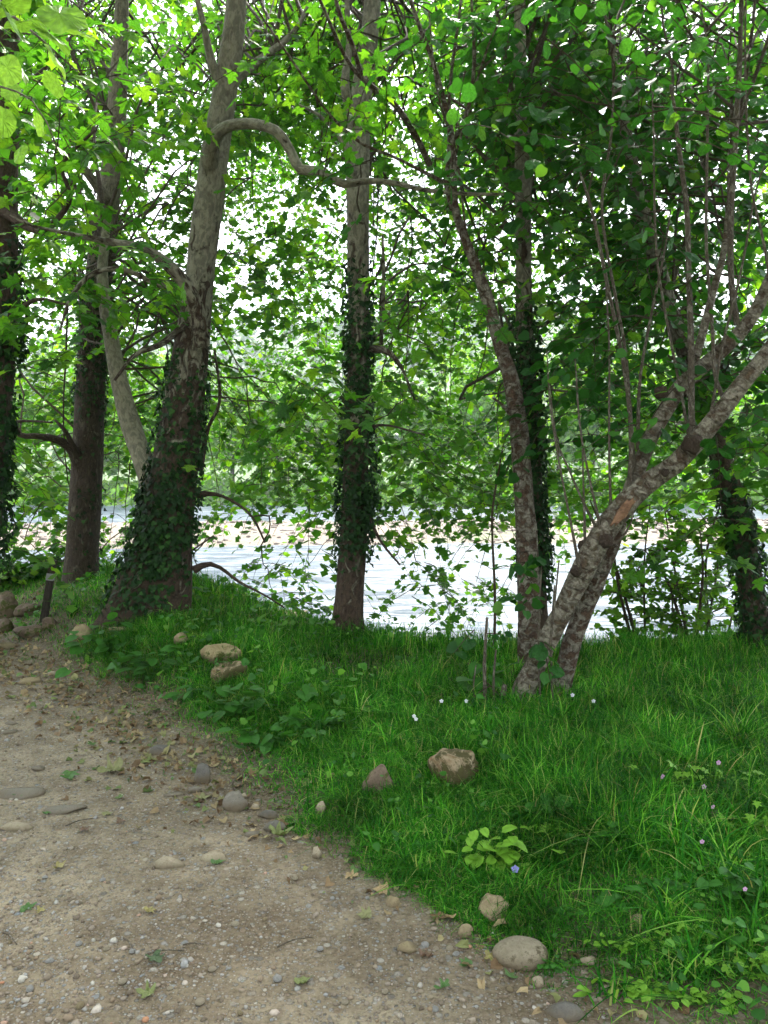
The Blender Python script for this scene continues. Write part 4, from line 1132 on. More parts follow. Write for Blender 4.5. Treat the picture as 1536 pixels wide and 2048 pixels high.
# ------------------------------------------------------------------ stones
def rock(name, label, cat, px, py, w, h, mat, seed, sub=3, dep=.8, sink=.3, rough=.13, flat=0.0, facets=4, tilt=0, group=None, yaw=None):
    g = np.random.default_rng(seed)
    p = G(px, py + h * .35)
    d = p[1]; a = w * .5 * d / FPX
    v, t = ICO[sub]; v = v.copy()
    for _ in range(facets):
        n_ = g.normal(size=3); n_ /= np.linalg.norm(n_); dd = v @ n_; lim = g.uniform(.55, .85)
        v -= np.outer(np.clip(dd - lim, 0, 1) * .95, n_)
    v *= (1 + rough * wob(v + seed, 2.2, seed, 4))[:, None]
    hh = h * d / FPX
    # visible height in the picture mixes real height with the ground footprint
    foot_ = 2 * a * dep * (CAMZ / math.hypot(CAMZ, d))
    zz = max(hh - foot_ * .8, hh * .35, .012) if w < 60 or name == 'cobble' else hh * .9
    v *= np.array([a, a * dep, zz / (2 - 2 * sink) * 1.0 if not flat else flat * a])
    b = Buf(); b.add(v, None, t)
    o = link(name, b.mesh(name), mat)
    o.location = (p[0], p[1], p[2] + v[:, 2].max() * (1 - 2 * sink) - .004)
    o.rotation_euler = (g.uniform(-.1, .1), R(-tilt), R(yaw if yaw is not None else g.uniform(-12, 12)))
    return tag(o, label, cat, group)
rk = MAT
ST = [
 ('boulder', 'brown mossy boulder with a pale left face, below the leaning tree', 907, 1530, 108, 98, 'r_moss', 1, 4, .8, .22, .16),
 ('boulder', 'brown weathered stone half buried in grass, left of the mossy boulder', 757, 1560, 78, 70, 'r_brown', 2, 3, .8, .62, .1),
 ('boulder', 'tan pitted boulder standing out of the grass slope', 440, 1306, 80, 48, 'r_tanmoss', 3, 4, .7, .2, .14),
 ('boulder', 'mossy lower stone propping the tan pitted boulder', 452, 1342, 96, 42, 'r_moss', 4, 4, .7, .3, .14),
 ('stone', 'narrow tan stone leaning in the grass, above and left of the pitted boulder', 362, 1282, 34, 30, 'r_buff', 5, 3, .7, .3, .14),
 ('stone', 'tan brown stone poking from grass below the two left planes', 158, 1268, 50, 44, 'r_buff', 6, 3, .7, .3, .16),
 ('stone', 'pale flat stone buried in grass at the foot of the thick plane', 240, 1257, 56, 18, 'r_buff', 7, 3, .6, .4, .12),
 ('boulder', 'reddish brown rock at the left border, beside the marker post', 12, 1216, 62, 52, 'r_brown', 8, 4, .8, .3, .2),
 ('boulder', 'smaller reddish rock between the left rock and the marker post', 56, 1218, 48, 34, 'r_brown', 9, 4, .8, .3, .18),
 ('stone', 'dark flat slab of rock below the marker post', 60, 1262, 70, 26, 'r_brown', 10, 3, .7, .35, .12),
 ('stone', 'low rough rock at the left border under the reddish boulder', 10, 1252, 56, 30, 'r_brown', 50, 3, .7, .35, .2),
 ('stone', 'small dark rock directly at the foot of the marker post', 100, 1246, 36, 24, 'r_brown', 51, 3, .7, .35, .2),
 ('stone', 'flat tan rock at the left border where the path meets the rock heap', 12, 1288, 54, 20, 'r_buff', 52, 3, .7, .4, .16),
 ('stone', 'half sunken tan stone at the margin above the leaf scatter', 58, 1358, 50, 18, 'r_buff', 53, 3, .6, .45, .14),
 ('stone', 'small pale stone on the margin under the tan brown stone', 104, 1345, 22, 13, 'r_cream', 54, 2, .7, .4, .1),
 ('stone', 'small reddish stone on the margin at the slope plants', 252, 1446, 24, 18, 'r_buff', 55, 2, .7, .4, .1),
 ('stone', 'small cream stone right of the pointed stone', 486, 1590, 20, 18, 'r_cream', 56, 2, .7, .4, .1),
 ('stone', 'round cream stone above the slim dark grey stone', 512, 1610, 22, 22, 'r_cream', 57, 2, .7, .4, .1),
 ('cobble', 'broad flat grey cobble at the left border of the path', 42, 1578, 98, 34, 'r_grey', 11, 3, .6, .3, .04),
 ('cobble', 'long smooth pale grey cobble lying on the path', 132, 1614, 88, 27, 'r_grey', 12, 3, .45, .3, .03),
 ('stone', 'long buff stone embedded in the middle of the path', 338, 1724, 72, 34, 'r_cream', 13, 3, .45, .35, .06),
 ('stone', 'rough whitish stone level with the path, beside a green star leaf', 430, 1710, 58, 26, 'r_cream', 14, 3, .6, .5, .1),
 ('stone', 'rounded grey stone, upper one at the left border of the path', 22, 1444, 34, 14, 'r_grey', 15, 2, .6, .3, .05),
 ('stone', 'flatter grey stone, lower one at the left border of the path', 18, 1460, 40, 14, 'r_grey', 16, 2, .6, .3, .05),
 ('stone', 'small oval grey stone above the broad flat cobble', 78, 1534, 34, 15, 'r_grey', 17, 2, .6, .3, .05),
 ('stone', 'tilted grey slab at the grass margin, topmost along it', 322, 1498, 48, 30, 'r_slate', 18, 3, .5, .3, .08),
 ('stone', 'tall tilted grey slab at the grass margin', 402, 1546, 40, 52, 'r_slate', 19, 3, .6, .3, .08),
 ('stone', 'pale grey pebble right beneath the tall tilted slab', 390, 1578, 32, 20, 'r_grey', 20, 2, .6, .3, .05),
 ('stone', 'flat pale stone left of the pale grey pebble', 348, 1586, 48, 14, 'r_grey', 21, 2, .5, .3, .05),
 ('stone', 'pointed brown grey stone with a curled rootlet above', 468, 1600, 50, 52, 'r_grey', 22, 3, .7, .3, .14),
 ('stone', 'slim dark grey stone, upper of the pair by the curled yellow leaf', 537, 1626, 48, 24, 'r_slate', 23, 3, .45, .3, .05),
 ('stone', 'rounded dark grey stone, lower of the pair by the curled yellow leaf', 550, 1650, 46, 34, 'r_slate', 24, 3, .5, .3, .06),
 ('stone', 'flat light grey stone left of the dark grey pair', 506, 1666, 38, 18, 'r_grey', 25, 2, .6, .3, .05),
 ('stone', 'small upright cream stone at the grass margin', 644, 1616, 28, 36, 'r_cream', 26, 3, .8, .2, .12),
 ('stone', 'cream stone against the dark grass corner', 634, 1706, 30, 38, 'r_cream', 27, 3, .8, .3, .1),
 ('stone', 'yellowish stone among grass, left of the half buried boulder', 660, 1552, 24, 32, 'r_buff', 28, 3, .8, .25, .12),
 ('stone', 'small pale stone peeping from grass above the half buried boulder', 740, 1422, 26, 20, 'r_cream', 29, 3, .8, .3, .1),
 ('cobble', 'large egg shaped grey tan cobble at the path margin', 1042, 1892, 116, 80, 'r_cobble', 30, 4, .78, .30, .05),
 ('stone', 'round tan stone set flat in the path near the cobble', 814, 1890, 50, 38, 'r_buff', 31, 3, .8, .4, .06),
 ('stone', 'pale round stone just below the egg shaped cobble', 1076, 1960, 34, 30, 'r_cream', 32, 3, .8, .3, .05),
 ('stone', 'broken buff stone above the egg shaped cobble', 984, 1812, 74, 40, 'r_buff', 33, 4, .9, .42, .2),
 ('stone', 'buff stone left of the egg shaped cobble', 932, 1858, 36, 34, 'r_buff', 34, 3, .8, .3, .12),
 ('stone', 'small cream stone touching the top right of the egg shaped cobble', 1074, 1840, 32, 18, 'r_cream', 35, 2, .7, .3, .08),
 ('stone', 'long flat grey slab at the bottom of the margin', 1128, 2024, 96, 32, 'r_slate', 36, 3, .5, .4, .08),
 ('stone', 'pale stone behind a dandelion leaf by the lower margin', 1176, 1918, 34, 28, 'r_cream', 37, 3, .8, .3, .1),
 ('stone', 'long cream stone right of the dandelion leaves', 1232, 1918, 56, 22, 'r_cream', 38, 3, .5, .4, .1),
 ('stone', 'brown stone under the fern among the pink flowers', 1408, 1642, 74, 54, 'r_brown', 39, 3, .8, .3, .14),
 ('stone', 'pale rock mostly hidden by grass under the leaning tree', 1130, 1532, 66, 30, 'r_cream', 40, 3, .8, .35, .12),
 ('stone', 'brownish stone in a bare gap among tall arching grass', 1276, 1838, 42, 34, 'r_buff', 41, 3, .8, .3, .1),
 ('stone', 'flat tan stone by the tan maple shaped leaves', 785, 1800, 30, 34, 'r_buff', 42, 3, .8, .45, .1),
 ('stone', 'long low pale stone at the left border below the grey cobbles', 30, 1652, 76, 14, 'r_cream', 43, 3, .4, .4, .08),
]
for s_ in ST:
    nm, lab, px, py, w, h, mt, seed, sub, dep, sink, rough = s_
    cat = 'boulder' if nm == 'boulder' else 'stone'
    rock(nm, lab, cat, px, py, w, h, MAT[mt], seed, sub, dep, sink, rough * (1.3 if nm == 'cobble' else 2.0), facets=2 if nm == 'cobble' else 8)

# ------------------------------------------------------------------ loose gravel on the path
g = np.random.default_rng(21)
nb = 37000
y = 1.5 + 6.5 * g.random(nb) ** 1.9; x = (g.random(nb) - .62) * (y * 1.35 + .5)
s = path_s(x, y)
dens = .15 + .85 * sstep((-s - .1) / 1.5) + .3 * wob(xy3(x, y), 3, 4, 2)
k = (s < .12) & (g.random(nb) < dens)
x, y = x[k], y[k]; nb = len(x)
sz = .0036 + .0085 * g.random(nb) ** 2.4 + (g.random(nb) < .04) * g.uniform(.003, .010, nb)
sz = np.maximum(sz, .0014 * y)
keep = g.random(nb) < np.where(y > 4, .45, .8); x, y, sz = x[keep], y[keep], sz[keep]; nb = len(x)
v, t = ICO[1]
b = Buf()
for kk in range(5):
    g2 = np.random.default_rng(kk); vv = v * (1 + g2.normal(0, .16, (len(v), 1))) * np.array([1, g2.uniform(.65, .95), g2.uniform(.4, .65)])
    sel = np.arange(nb) % 5 == kk
    stamp(b, (vv, t), np.stack([x, y, gz_fine(x, y) + sz * .18], 1)[sel], orient(np.column_stack([g.normal(size=(nb, 2)), g.normal(0, .15, nb)]), .2, g)[sel], sz[sel])
link('gravel', b.mesh('gravel', smooth=True), MAT['gravel'], kind='stuff')

# larger pebbles one by one
PEB = [(265, 1905), (235, 1742), (213, 1900), (360, 1798), (300, 1770), (555, 1965), (400, 2010), (245, 1970), (60, 1985), (160, 2015), (850, 1893), (872, 1898), (900, 1900), (912, 1915), (798, 1815), (665, 1800), (690, 2010), (770, 1990), (1065, 1860), (1020, 1985), (735, 1800), (345, 1790), (425, 1945), (205, 1765), (530, 1840), (158, 1890), (470, 1850), (340, 1985), (100, 1930), (20, 1890), (640, 1900), (590, 1760), (130, 1700), (90, 1760), (480, 2030), (870, 2025), (950, 2000)]
pm = []
for kk in range(5):
    g2 = np.random.default_rng(kk + 50); vv, tt_ = ICO[2]
    vv = vv * (1 + .12 * wob(vv + kk, 2, kk, 2))[:, None] * np.array([1, g2.uniform(.7, .95), g2.uniform(.5, .7)])
    b = Buf(); b.add(vv, None, tt_); m_ = b.mesh('pebble'); m_.materials.append([MAT['r_pebble'], MAT['r_cream'], MAT['r_cream'], MAT['r_pebble'], MAT['r_buff']][kk]); pm.append(m_)
for i, (px, py) in enumerate(PEB):
    p = G(px, py); o = bpy.data.objects.new('pebble', pm[i % 5]); COL.objects.link(o)
    s_ = g.uniform(.009, .016); o.scale = (s_,) * 3; o.location = (p[0], p[1], p[2] + s_ * .2); o.rotation_euler = (0, 0, g.uniform(0, 6))
    tag(o, 'small rounded pebble lying loose on the gravel path', 'pebble', 'pebbles loose on the path')

# ------------------------------------------------------------------ fallen leaves
def lobed(name, label, px, py, wpx, mat, seed, kind='plane', curl=.5, group=None):
    g = np.random.default_rng(seed)
    p = G(px, py); s_ = wpx * p[1] / FPX * .85
    m_ = detail_leaf(kind, seed)
    co = np.array([v.co[:] for v in m_.vertices])
    co[:, 2] = co[:, 2] * .6 + curl * (co[:, 0] ** 2 * g.uniform(.3, 1.4) + (co[:, 1] - .4) ** 2 * g.uniform(.2, 1.2))
    co[:, 1] -= .4
    co[:, 2] += .10 * np.sin(co[:, 0] * 7 + seed) * np.cos(co[:, 1] * 6)
    co[:, 0] *= g.uniform(.62, 1.0)
    m_.vertices.foreach_set('co', co.ravel()); m_.update()
    o = link(name, m_, mat); o.scale = (s_,) * 3
    o.rotation_euler = (g.uniform(-.25, .25), g.uniform(-.25, .25), g.uniform(0, 6.28))
    o.location = (p[0], p[1], p[2] + s_ * .06 + .006)
    return tag(o, label, 'leaf', group)
cm = {'tan': plain_leaf('tan_leaf', (.36, .255, .125)), 'green': plain_leaf('fallen_green_leaf', (.06, .14, .025)), 'dull': plain_leaf('dull_leaf', (.20, .20, .08)), 'yel': plain_leaf('yellow_leaf', (.27, .23, .075)), 'olive': plain_leaf('olive_leaf', (.16, .19, .055)), 'dark': plain_leaf('dark_leaf', (.05, .09, .03)), 'brown': plain_leaf('brown_leaf', (.14, .08, .045))}
FL = [
 (560, 1674, 52, 'olive', 'curled yellow green leaf by the pair of dark grey stones', .9),
 (703, 1758, 30, 'tan', 'tan fallen leaf at the dark grass corner', .5),
 (762, 1785, 36, 'tan', 'lobed tan leaf on the path under the grass edge', .3),
 (893, 1838, 42, 'tan', 'crumpled tan leaf against the grass tip above the egg shaped cobble', .9),
 (436, 1730, 34, 'green', 'bright green star shaped leaf beside the rough whitish stone', .2),
 (300, 1826, 30, 'yel', 'small yellow leaf alone on the gravel', .3),
 (56, 1820, 36, 'green', 'dark green fallen leaf at the left of the path, beside a yellow scrap', .4),
 (80, 1828, 22, 'yel', 'yellow scrap of leaf touching a dark green leaf', .5),
 (118, 1740, 30, 'yel', 'curled brownish yellow leaf on coarse gravel', .7),
 (312, 1923, 40, 'dark', 'rolled dark green leaf on the gravel', 1.2),
 (292, 1996, 42, 'olive', 'folded green leaf with a yellow lobe, low on the path', .8),
 (606, 1972, 42, 'olive', 'pale green crumpled leaf, low in the middle of the path', .5),
 (886, 1982, 36, 'green', 'dark green curled leaf below the egg shaped cobble', .9),
 (930, 1940, 32, 'green', 'green folded leaf left of the egg shaped cobble', .8),
 (728, 1838, 36, 'dull', 'dull olive leaf on the dusty part of the path', .5),
 (984, 1922, 36, 'yel', 'yellow lobed leaf pressed at the cobble side', .2),
 (855, 1916, 34, 'brown', 'reddish brown withered leaf next to white pebbles', .8),
 (222, 1546, 54, 'dull', 'dark crumpled leaf group on the upper path', .9),
 (140, 1556, 36, 'green', 'fresh green leaf on the upper path, above the long cobble', .3),
 (44, 1592, 36, 'green', 'bright green leaf lying on the broad flat cobble', .3),
 (92, 1630, 20, 'green', 'small green leaf by the left tip of the long cobble', .4),
 (290, 1528, 34, 'olive', 'pale green leaf by the topmost tilted slab', .4),
 (580, 1750 - 100, 28, 'green', 'green leaf at the grass margin right of the dark grey pair', .4),
 (410, 1600, 34, 'dull', 'ragged olive leaf between pale pebble and pointed stone', .6),
 (215, 1632, 26, 'dull', 'dull flat leaf right of the long cobble', .3),
 (240, 1646, 24, 'brown', 'brown leaf scrap right of the long cobble', .6),
 (170, 1664, 26, 'brown', 'dark brown leaf scrap under the long cobble', .7),
 (930, 1728, 36, 'yel', 'yellowing leaf on the left of the violet clump', .6),
 (910, 1760, 40, 'olive', 'pale withered leaf under the violet clump', .6),
 (660, 1800 - 1, 1, None, None, 0),
 (1292, 1780, 40, 'tan', 'tan dead leaf deep in the tall arching grass', .6),
 (1220, 1760, 36, 'brown', 'brown dead leaf in the bare gap of the right grass', .6),
]
for i, (px, py, w, c_, lab, cu) in enumerate(FL):
    if c_ is None: continue
    lobed('fallen_leaf', lab, px, py, w, cm[c_], 300 + i, 'plane', cu)

# leaf litter (uncounted) along the margin
g = np.random.default_rng(31)
nb = 5000
y = 1.8 + 7.0 * g.random(nb) ** 1.1; x = np.interp(y, PY, PX) + g.normal(0, .27, nb) * (.35 + .16 * y) - .07 * (y - 2)
k = (g.random(nb) < .12 + .88 * sstep((y - 2.6) / 1.8)); x, y = x[k], y[k]; nb = len(x)
f = np.column_stack([g.normal(size=(nb, 2)), g.normal(0, .3, nb)])
b = Buf(); v = PL_MID[0].copy(); v[:, 2] = .5 * (v[:, 0] ** 2 + (v[:, 1] - .4) ** 2)
gh = g.integers(0, 3, nb); PP = np.stack([x, y, gz_fine(x, y) + .005], 1); MM = orient(f, .55, g); ss = .012 + .045 * g.random(nb) ** 2
v2 = HZ_FAR[0].copy(); v2[:, 2] = .9 * v2[:, 0] ** 2 + .2 * np.sin(v2[:, 1] * 5)
for kk, tp in enumerate([(v, PL_MID[1]), (v2, HZ_FAR[1]), (v2 * [.6, 1, 1.4], HZ_FAR[1])]): stamp(b, tp, PP[gh == kk], MM[gh == kk], ss[gh == kk])
link('leaf_litter', b.mesh('leaf_litter', smooth=False), MAT['dead_leaf'], kind='stuff')

# twigs on the ground
for px, py, L, a, lab in [(258, 1895, .045, -50, 'short pale stick on the gravel'), (385, 1897, .03, 5, 'tiny dark stick in the middle of the path'), (330, 1915, .06, 10, 'thin red brown stick beside the rolled dark leaf'), (590, 1890, .06, 25, 'thin forked twig on the dusty path'), (20, 1885, .05, -40, 'pale straw stick at the left of the path'), (160, 1650, .06, 35, 'pale stick under the long cobble')]:
    p = G(px, py); ca_, sa_ = math.cos(R(a)), math.sin(R(a))
    P = p + np.array([[-ca_, -sa_, 0], [-.3 * ca_, -.3 * sa_ + .1, .1], [.4 * ca_, .4 * sa_, .12], [ca_, sa_, 0]]) * L + [0, 0, .006]
    b = Buf(); tube(b, crom(P, 8), np.linspace(.003, .0015, 8), 5, .1); tag(link('stick', b.mesh('stick', attr='bark'), MAT['shoot_bark']), lab, 'stick')
p = G(470, 1590); b = Buf()
P = [p + [0, 0, .0], p + [-.01, 0, .06], p + [.03, .03, .09], p + [.055, .05, .14], p + [.03, .06, .19]]
tube(b, crom(P, 16), np.linspace(.004, .002, 16), 6, .05); tag(link('rootlet', b.mesh('rootlet', attr='bark'), MAT['shoot_bark']), 'pale curled rootlet arching over the pointed stone', 'root')

# ------------------------------------------------------------------ grass
g = np.random.default_rng(41)
def blades(buf, x, y, h, w, bend, levels=3, g=g, zoff=-.01):
    n = len(x); z = gz(x, y) + zoff
    yaw = g.uniform(0, 6.28, n); dx, dy = np.cos(yaw), np.sin(yaw)
    fa = yaw + np.pi / 2 + g.normal(0, .5, n); wx, wy = np.cos(fa) * w * .5, np.sin(fa) * w * .5
    lean = g.normal(0, .16, (n, 2))
    V = []
    for i in range(levels + 1):
        t = i / levels
        cx = x + dx * bend * h * t ** 2 + lean[:, 0] * h * t; cyy = y + dy * bend * h * t ** 2 + lean[:, 1] * h * t
        cz = z + h * (t - .42 * np.minimum(bend, 1.6) * t ** 2.6)
        if i < levels:
            ww = (1 - .55 * t ** 2)
            V.append(np.stack([cx - wx * ww, cyy - wy * ww, cz], 1)); V.append(np.stack([cx + wx * ww, cyy + wy * ww, cz], 1))
        else: V.append(np.stack([cx, cyy, cz], 1))
    V = np.stack(V, 1); m = V.shape[1]
    q = np.array([[2 * i, 2 * i + 1, 2 * i + 3, 2 * i + 2] for i in range(levels - 1)])
    tr = np.array([[2 * levels - 2, 2 * levels - 1, 2 * levels]])
    o = (np.arange(n) * m)[:, None, None]
    buf.add(V.reshape(-1, 3), (q[None] + o).reshape(-1, 4), (tr[None] + o).reshape(-1, 3))

gb = Buf()
N = 330000
y = 1.7 + 7.9 * g.random(N) ** 1.35; x = (g.random(N) * 1.5 - .62) * (y * 1.1 + .8)
s, e = path_s(x, y), edge_e(x, y)
q = xy3(x, y)
pt = wob(q, 3.1, 12, 3); pt2 = wob(q, 9, 13, 2)
bare = (x > .35) & (y < 2.9)                         # trodden corner right of the path's foot
dens = sstep((s - .04 - .10 * wob(q, 4.2, 19, 3)) / .20) * (e < .9) * (.7 + .45 * sstep((pt + .5)))
dens = np.where(bare, dens * np.clip(.38 + .6 * sstep((s - .35) / .8) + .25 * pt2, 0.1, 1), dens)
holes = wob(q, 2.4, 31, 3) > .62
dens = np.where(holes & (y < 5), dens * .45, dens)
# keep screen density roughly even
dens = dens * np.clip(1.25 - .05 * y, .5, 1)
k = g.random(N) < dens
x, y, s, e, pt, pt2 = x[k], y[k], s[k], e[k], pt[k], pt2[k]
tall = sstep((s - .25) / .8)
right = sstep((x - .2) / .8)
h = (.05 + .045 * tall + .085 * tall * sstep(pt * .9 + .2) + .06 * right * tall) * g.uniform(.55, 1.35, len(x))
h = h + (e > -.35) * (e < .5) * (.01 + .06 * g.random(len(x))) * (1 + (x > -.1) * (x < 1.6) * .5)
h = np.where((x > .35) & (y < 2.9), h * .62, h)
h = np.where((y < 4.4) & (x < .55) & (s < .9), h * .8, h)
w = (.0026 + .0022 * g.random(len(x))) * (1 + .07 * y)
fr_ = y > 5.6
blades(gb, x[fr_], y[fr_], h[fr_], w[fr_], g.gamma(2.2, .33, int(fr_.sum())), 2)
fr_ = ~fr_
blades(gb, x[fr_], y[fr_], h[fr_], w[fr_], g.gamma(2.4, .36, int(fr_.sum())))
# tall wide arching tufts
tc_ = []
for px, py, n_, hh in [(1300, 1640, 70, .30), (1390, 1560, 60, .32), (1220, 1590, 50, .26), (1480, 1500, 80, .34), (1500, 1640, 60, .30), (1360, 1720, 60, .28), (1250, 1700, 40, .24), (1440, 1760, 50, .28), (1520, 1820, 40, .3), (1330, 1850, 40, .2), (1120, 1470, 50, .26), (1040, 1440, 50, .24), (960, 1440, 40, .22), (840, 1420, 40, .20), (720, 1440, 40, .20), (780, 1500, 30, .2), (620, 1440, 40, .18), (560, 1400, 30, .18), (880, 1640, 35, .14), (760, 1690, 40, .13), (1060, 1600, 30, .2), (700, 1620, 35, .14), (1180, 1500, 40, .26), (660, 1380, 30, .18), (420, 1420, 30, .16), (1400, 1450, 50, .28), (1290, 1480, 50, .26), (1060, 1500, 40, .22), (1500, 1900, 30, .22), (1230, 1990, 30, .12), (1390, 1960, 30, .16), (1100, 1740, 40, .15), (840, 1760, 60, .13), (150, 1225, 60, .26), (190, 1230, 30, .22)]:
    p = G(px, py); rr_ = np.abs(g.normal(0, .05, n_)); aa = g.uniform(0, 6.28, n_)
    blades(gb, p[0] + rr_ * np.cos(aa), p[1] + rr_ * np.sin(aa), hh * g.uniform(.5, 1.15, n_), g.uniform(.004, .0085, n_), g.gamma(3, .35, n_), 6)
for _ in range(330):
    ty = 2.2 + 4.6 * g.random() ** 1.2; tx = (g.random() * 1.5 - .62) * (ty * 1.0 + .6)
    s_, e_ = float(path_s(tx, ty)), float(edge_e(tx, ty))
    if s_ < .12 or e_ > .2 or (tx > .3 and ty < 2.7): continue
    n_ = int(g.integers(14, 34)); rr_ = np.abs(g.normal(0, .045, n_)); aa = g.uniform(0, 6.28, n_)
    hh = g.uniform(.11, .24) * (1.2 if tx > .8 else 1) * min(1, .5 + s_)
    blades(gb, tx + rr_ * np.cos(aa), ty + rr_ * np.sin(aa), hh * g.uniform(.5, 1.2, n_), g.uniform(.003, .007, n_), g.gamma(3, .35, n_), 4)
# iris like row on the brink
n_ = 420; x = g.uniform(-.1, 1.5, n_); y = np.interp(x, EX, EY) - g.uniform(-.1, .35, n_)
blades(gb, x, y, g.uniform(.08, .24, n_), g.uniform(.006, .011, n_), g.gamma(1.2, .2, n_), 4)
N = 66000
y = 2.2 + 4.0 * g.random(N) ** 1.2; x = np.interp(y, PY, PX) + g.random(N) ** 1.3 * 1.5
s = path_s(x, y); off_ = .10 - .12 * (y < 3.3) + .20 * wob(xy3(x, y), 4.2, 19, 3) + .03 * (y > 3.2) * (y < 5.6)
k = (s > -.02) & (g.random(N) < .04 + .96 * sstep((s - off_) / .22)) & ~((x > .55) & (y < 2.75) & (g.random(N) < .55)); x, y, s = x[k], y[k], s[k]
blades(gb, x, y, (.045 + .05 * sstep(s / .35)) * g.uniform(.6, 1.4, len(x)), g.uniform(.0028, .0048, len(x)), g.gamma(2.6, .4, len(x)), 2)
link('grass', gb.mesh('grass'), MAT['grass'], kind='stuff')
# grass outside the picture on the same meadow
ob = Buf(); N = 26000
x = g.uniform(-14, 14, N); y = g.uniform(-4, 10, N); s, e = path_s(x, y), edge_e(x, y)
k = (s > .1) & (e < .8) & (np.abs(x) > y * .62 + .6); x, y = x[k], y[k]
blades(ob, x, y, g.uniform(.08, .22, len(x)), g.uniform(.008, .013, len(x)), g.gamma(2.2, .33, len(x)))
link('meadow_grass', ob.mesh('meadow_grass'), MAT['grass'], kind='stuff')

# small leafed ground cover
g = np.random.default_rng(51)
cb, cb2 = Buf(), Buf()
N = 15000
y = 1.7 + 6.5 * g.random(N) ** 1.4; x = (g.random(N) * 1.5 - .62) * (y * 1.1 + .8)
s, e = path_s(x, y), edge_e(x, y); q = xy3(x, y)
k = (s > .05) & (e < .4) & (wob(q, 3.3, 22, 3) > g.uniform(-.1, .9, N)); x, y = x[k], y[k]; N = len(x)
P = np.stack([x, y, gz(x, y) + g.uniform(.01, .11, N)], 1)
stamp(cb, HZ, P, orient(np.column_stack([g.normal(size=(N, 2)), g.normal(0, .4, N)]), .45, g), g.uniform(.012, .042, N))
link('ground_cover', cb.mesh('ground_cover', smooth=False), MAT['herb'], kind='stuff')
# broader leaved growth on the slope below the left trunks
N = 5200
y = 3.3 + 4.2 * g.random(N); x = g.uniform(-3.4, .6, N); s = path_s(x, y); q = xy3(x, y)
k = (s > .12) & (s < 2.6) & (wob(q, 2.6, 41, 3) > g.uniform(-.2, .7, N)); x, y, s = x[k], y[k], s[k]; N = len(x)
P = np.stack([x, y, gz(x, y) + g.uniform(.03, .2, N) * np.minimum(1, .4 + s)], 1)
sl = Buf(); stamp(sl, HZ, P, orient(np.column_stack([g.normal(size=(N, 2)), g.normal(0, .5, N)]), .5, g), g.uniform(.02, .06, N))
link('slope_plants', sl.mesh('slope_plants', smooth=False), MAT['herb'], kind='stuff')
# moss and short turf right of the path foot
N = 60000
y = 1.6 + 1.9 * g.random(N); x = g.uniform(.1, 2.4, N); s = path_s(x, y)
k = (s > -.04) & (wob(xy3(x, y), 7, 14, 3) > g.uniform(-1, .9, N)); x, y = x[k], y[k]
tb = Buf(); blades(tb, x, y, g.uniform(.012, .04, len(x)), g.uniform(.002, .0035, len(x)), g.gamma(2.5, .3, len(x)), 2)
link('short_turf', tb.mesh('short_turf'), MAT['grass'], kind='stuff')

# ------------------------------------------------------------------ herbs that can be told apart
def herb(name, label, px, py, leaves, mat, tpl, seed, stem=True, group=None, cat='plant'):
    """leaves: (dx_px, dy_px up, size_px, lean x, lean z)"""
    g = np.random.default_rng(seed); p = G(px, py); k = p[1] / FPX
    T = thing(name, label, cat, p, group); sb = Buf()
    mt0 = Buf(); stamp(mt0, tpl, np.zeros((1, 3)), np.eye(3)[None], [1.0]); lm = mt0.mesh('leaf', smooth=False); lm.materials.append(mat)
    for dx, dy, sz, fx, fz in leaves:
        q = np.array([dx * k, g.uniform(-.03, .03), max(dy * k, .008)])
        o = bpy.data.objects.new('leaf', lm)
        f = np.array([[fx, g.uniform(-.9, -.2), fz]]); mt = np.eye(4); mt[:3, :3] = orient(f, .25, g)[0] * (sz * k); mt[:3, 3] = q
        o.matrix_local = Matrix(mt.tolist()); COL.objects.link(o); o.parent = T
        P = np.array([[0, 0, -.01], q * [.4, .4, .7], q]) + p
        tube(sb, crom(P, 6), np.linspace(.0018, .001, 6), 4, cap=False)
    part('stem', sb, MAT['herb'], T, attr='bark'); return T
g = np.random.default_rng(61)
def ring(n, r, h, s_): return [(g.normal(0, r), abs(g.normal(h, h * .5)), s_ * g.uniform(.7, 1.3), g.uniform(-1, 1), g.uniform(-.5, .5)) for _ in range(n)]
herb('violet_plant', 'violet clump with heart shaped leaves at the grass margin', 985, 1745, ring(52, 44, 42, 27), MAT['herb_bright'], HZ, 1)
LANCE = two([(.12, .25), (.19, .5), (.12, .8)]); LANCE = (cup(LANCE[0], .25, .1), LANCE[1])
herb('dock_plant', 'pair of upright broad leaves rising behind the violet clump', 925, 1715, [(-14, 30, 30, -.6, 1), (4, 30, 30, .2, 1), (10, 10, 26, .7, .8)], MAT['herb'], HZ, 2)
herb('dandelion', 'rosette with long toothed leaves at the lower margin', 1185, 1985, [(-5, 5, 60, -.9, .9), (0, 4, 56, -.1, -.9), (6, 5, 54, .3, -.9), (8, 8, 40, 1, .4), (-10, 5, 40, -1, .1), (0, 6, 44, .1, 1)], MAT['herb_bright'], LANCE, 3)
herb('lance_leaved_plant', 'plant with a star of long lance leaves low in the right corner', 1445, 1915, [(0, 25 + i, 52, math.cos(i * .62), math.sin(i * .62)) for i in range(10)], MAT['herb'], LANCE, 4)
herb('cranesbill', 'yellow green cranesbill patch among the pink flowers', 1395, 1600, ring(60, 60, 40, 20), MAT['herb_bright'], PL_MID, 5)
herb('cranesbill', 'yellow green cranesbill patch at the right border below the brown stone', 1490, 1690, ring(50, 36, 36, 22), MAT['herb_bright'], PL_MID, 6)
herb('cranesbill', 'yellow green sprig of lobed leaves left of the lance leaved plant', 1400, 1880, ring(18, 22, 18, 24), MAT['herb_bright'], PL_MID, 7)
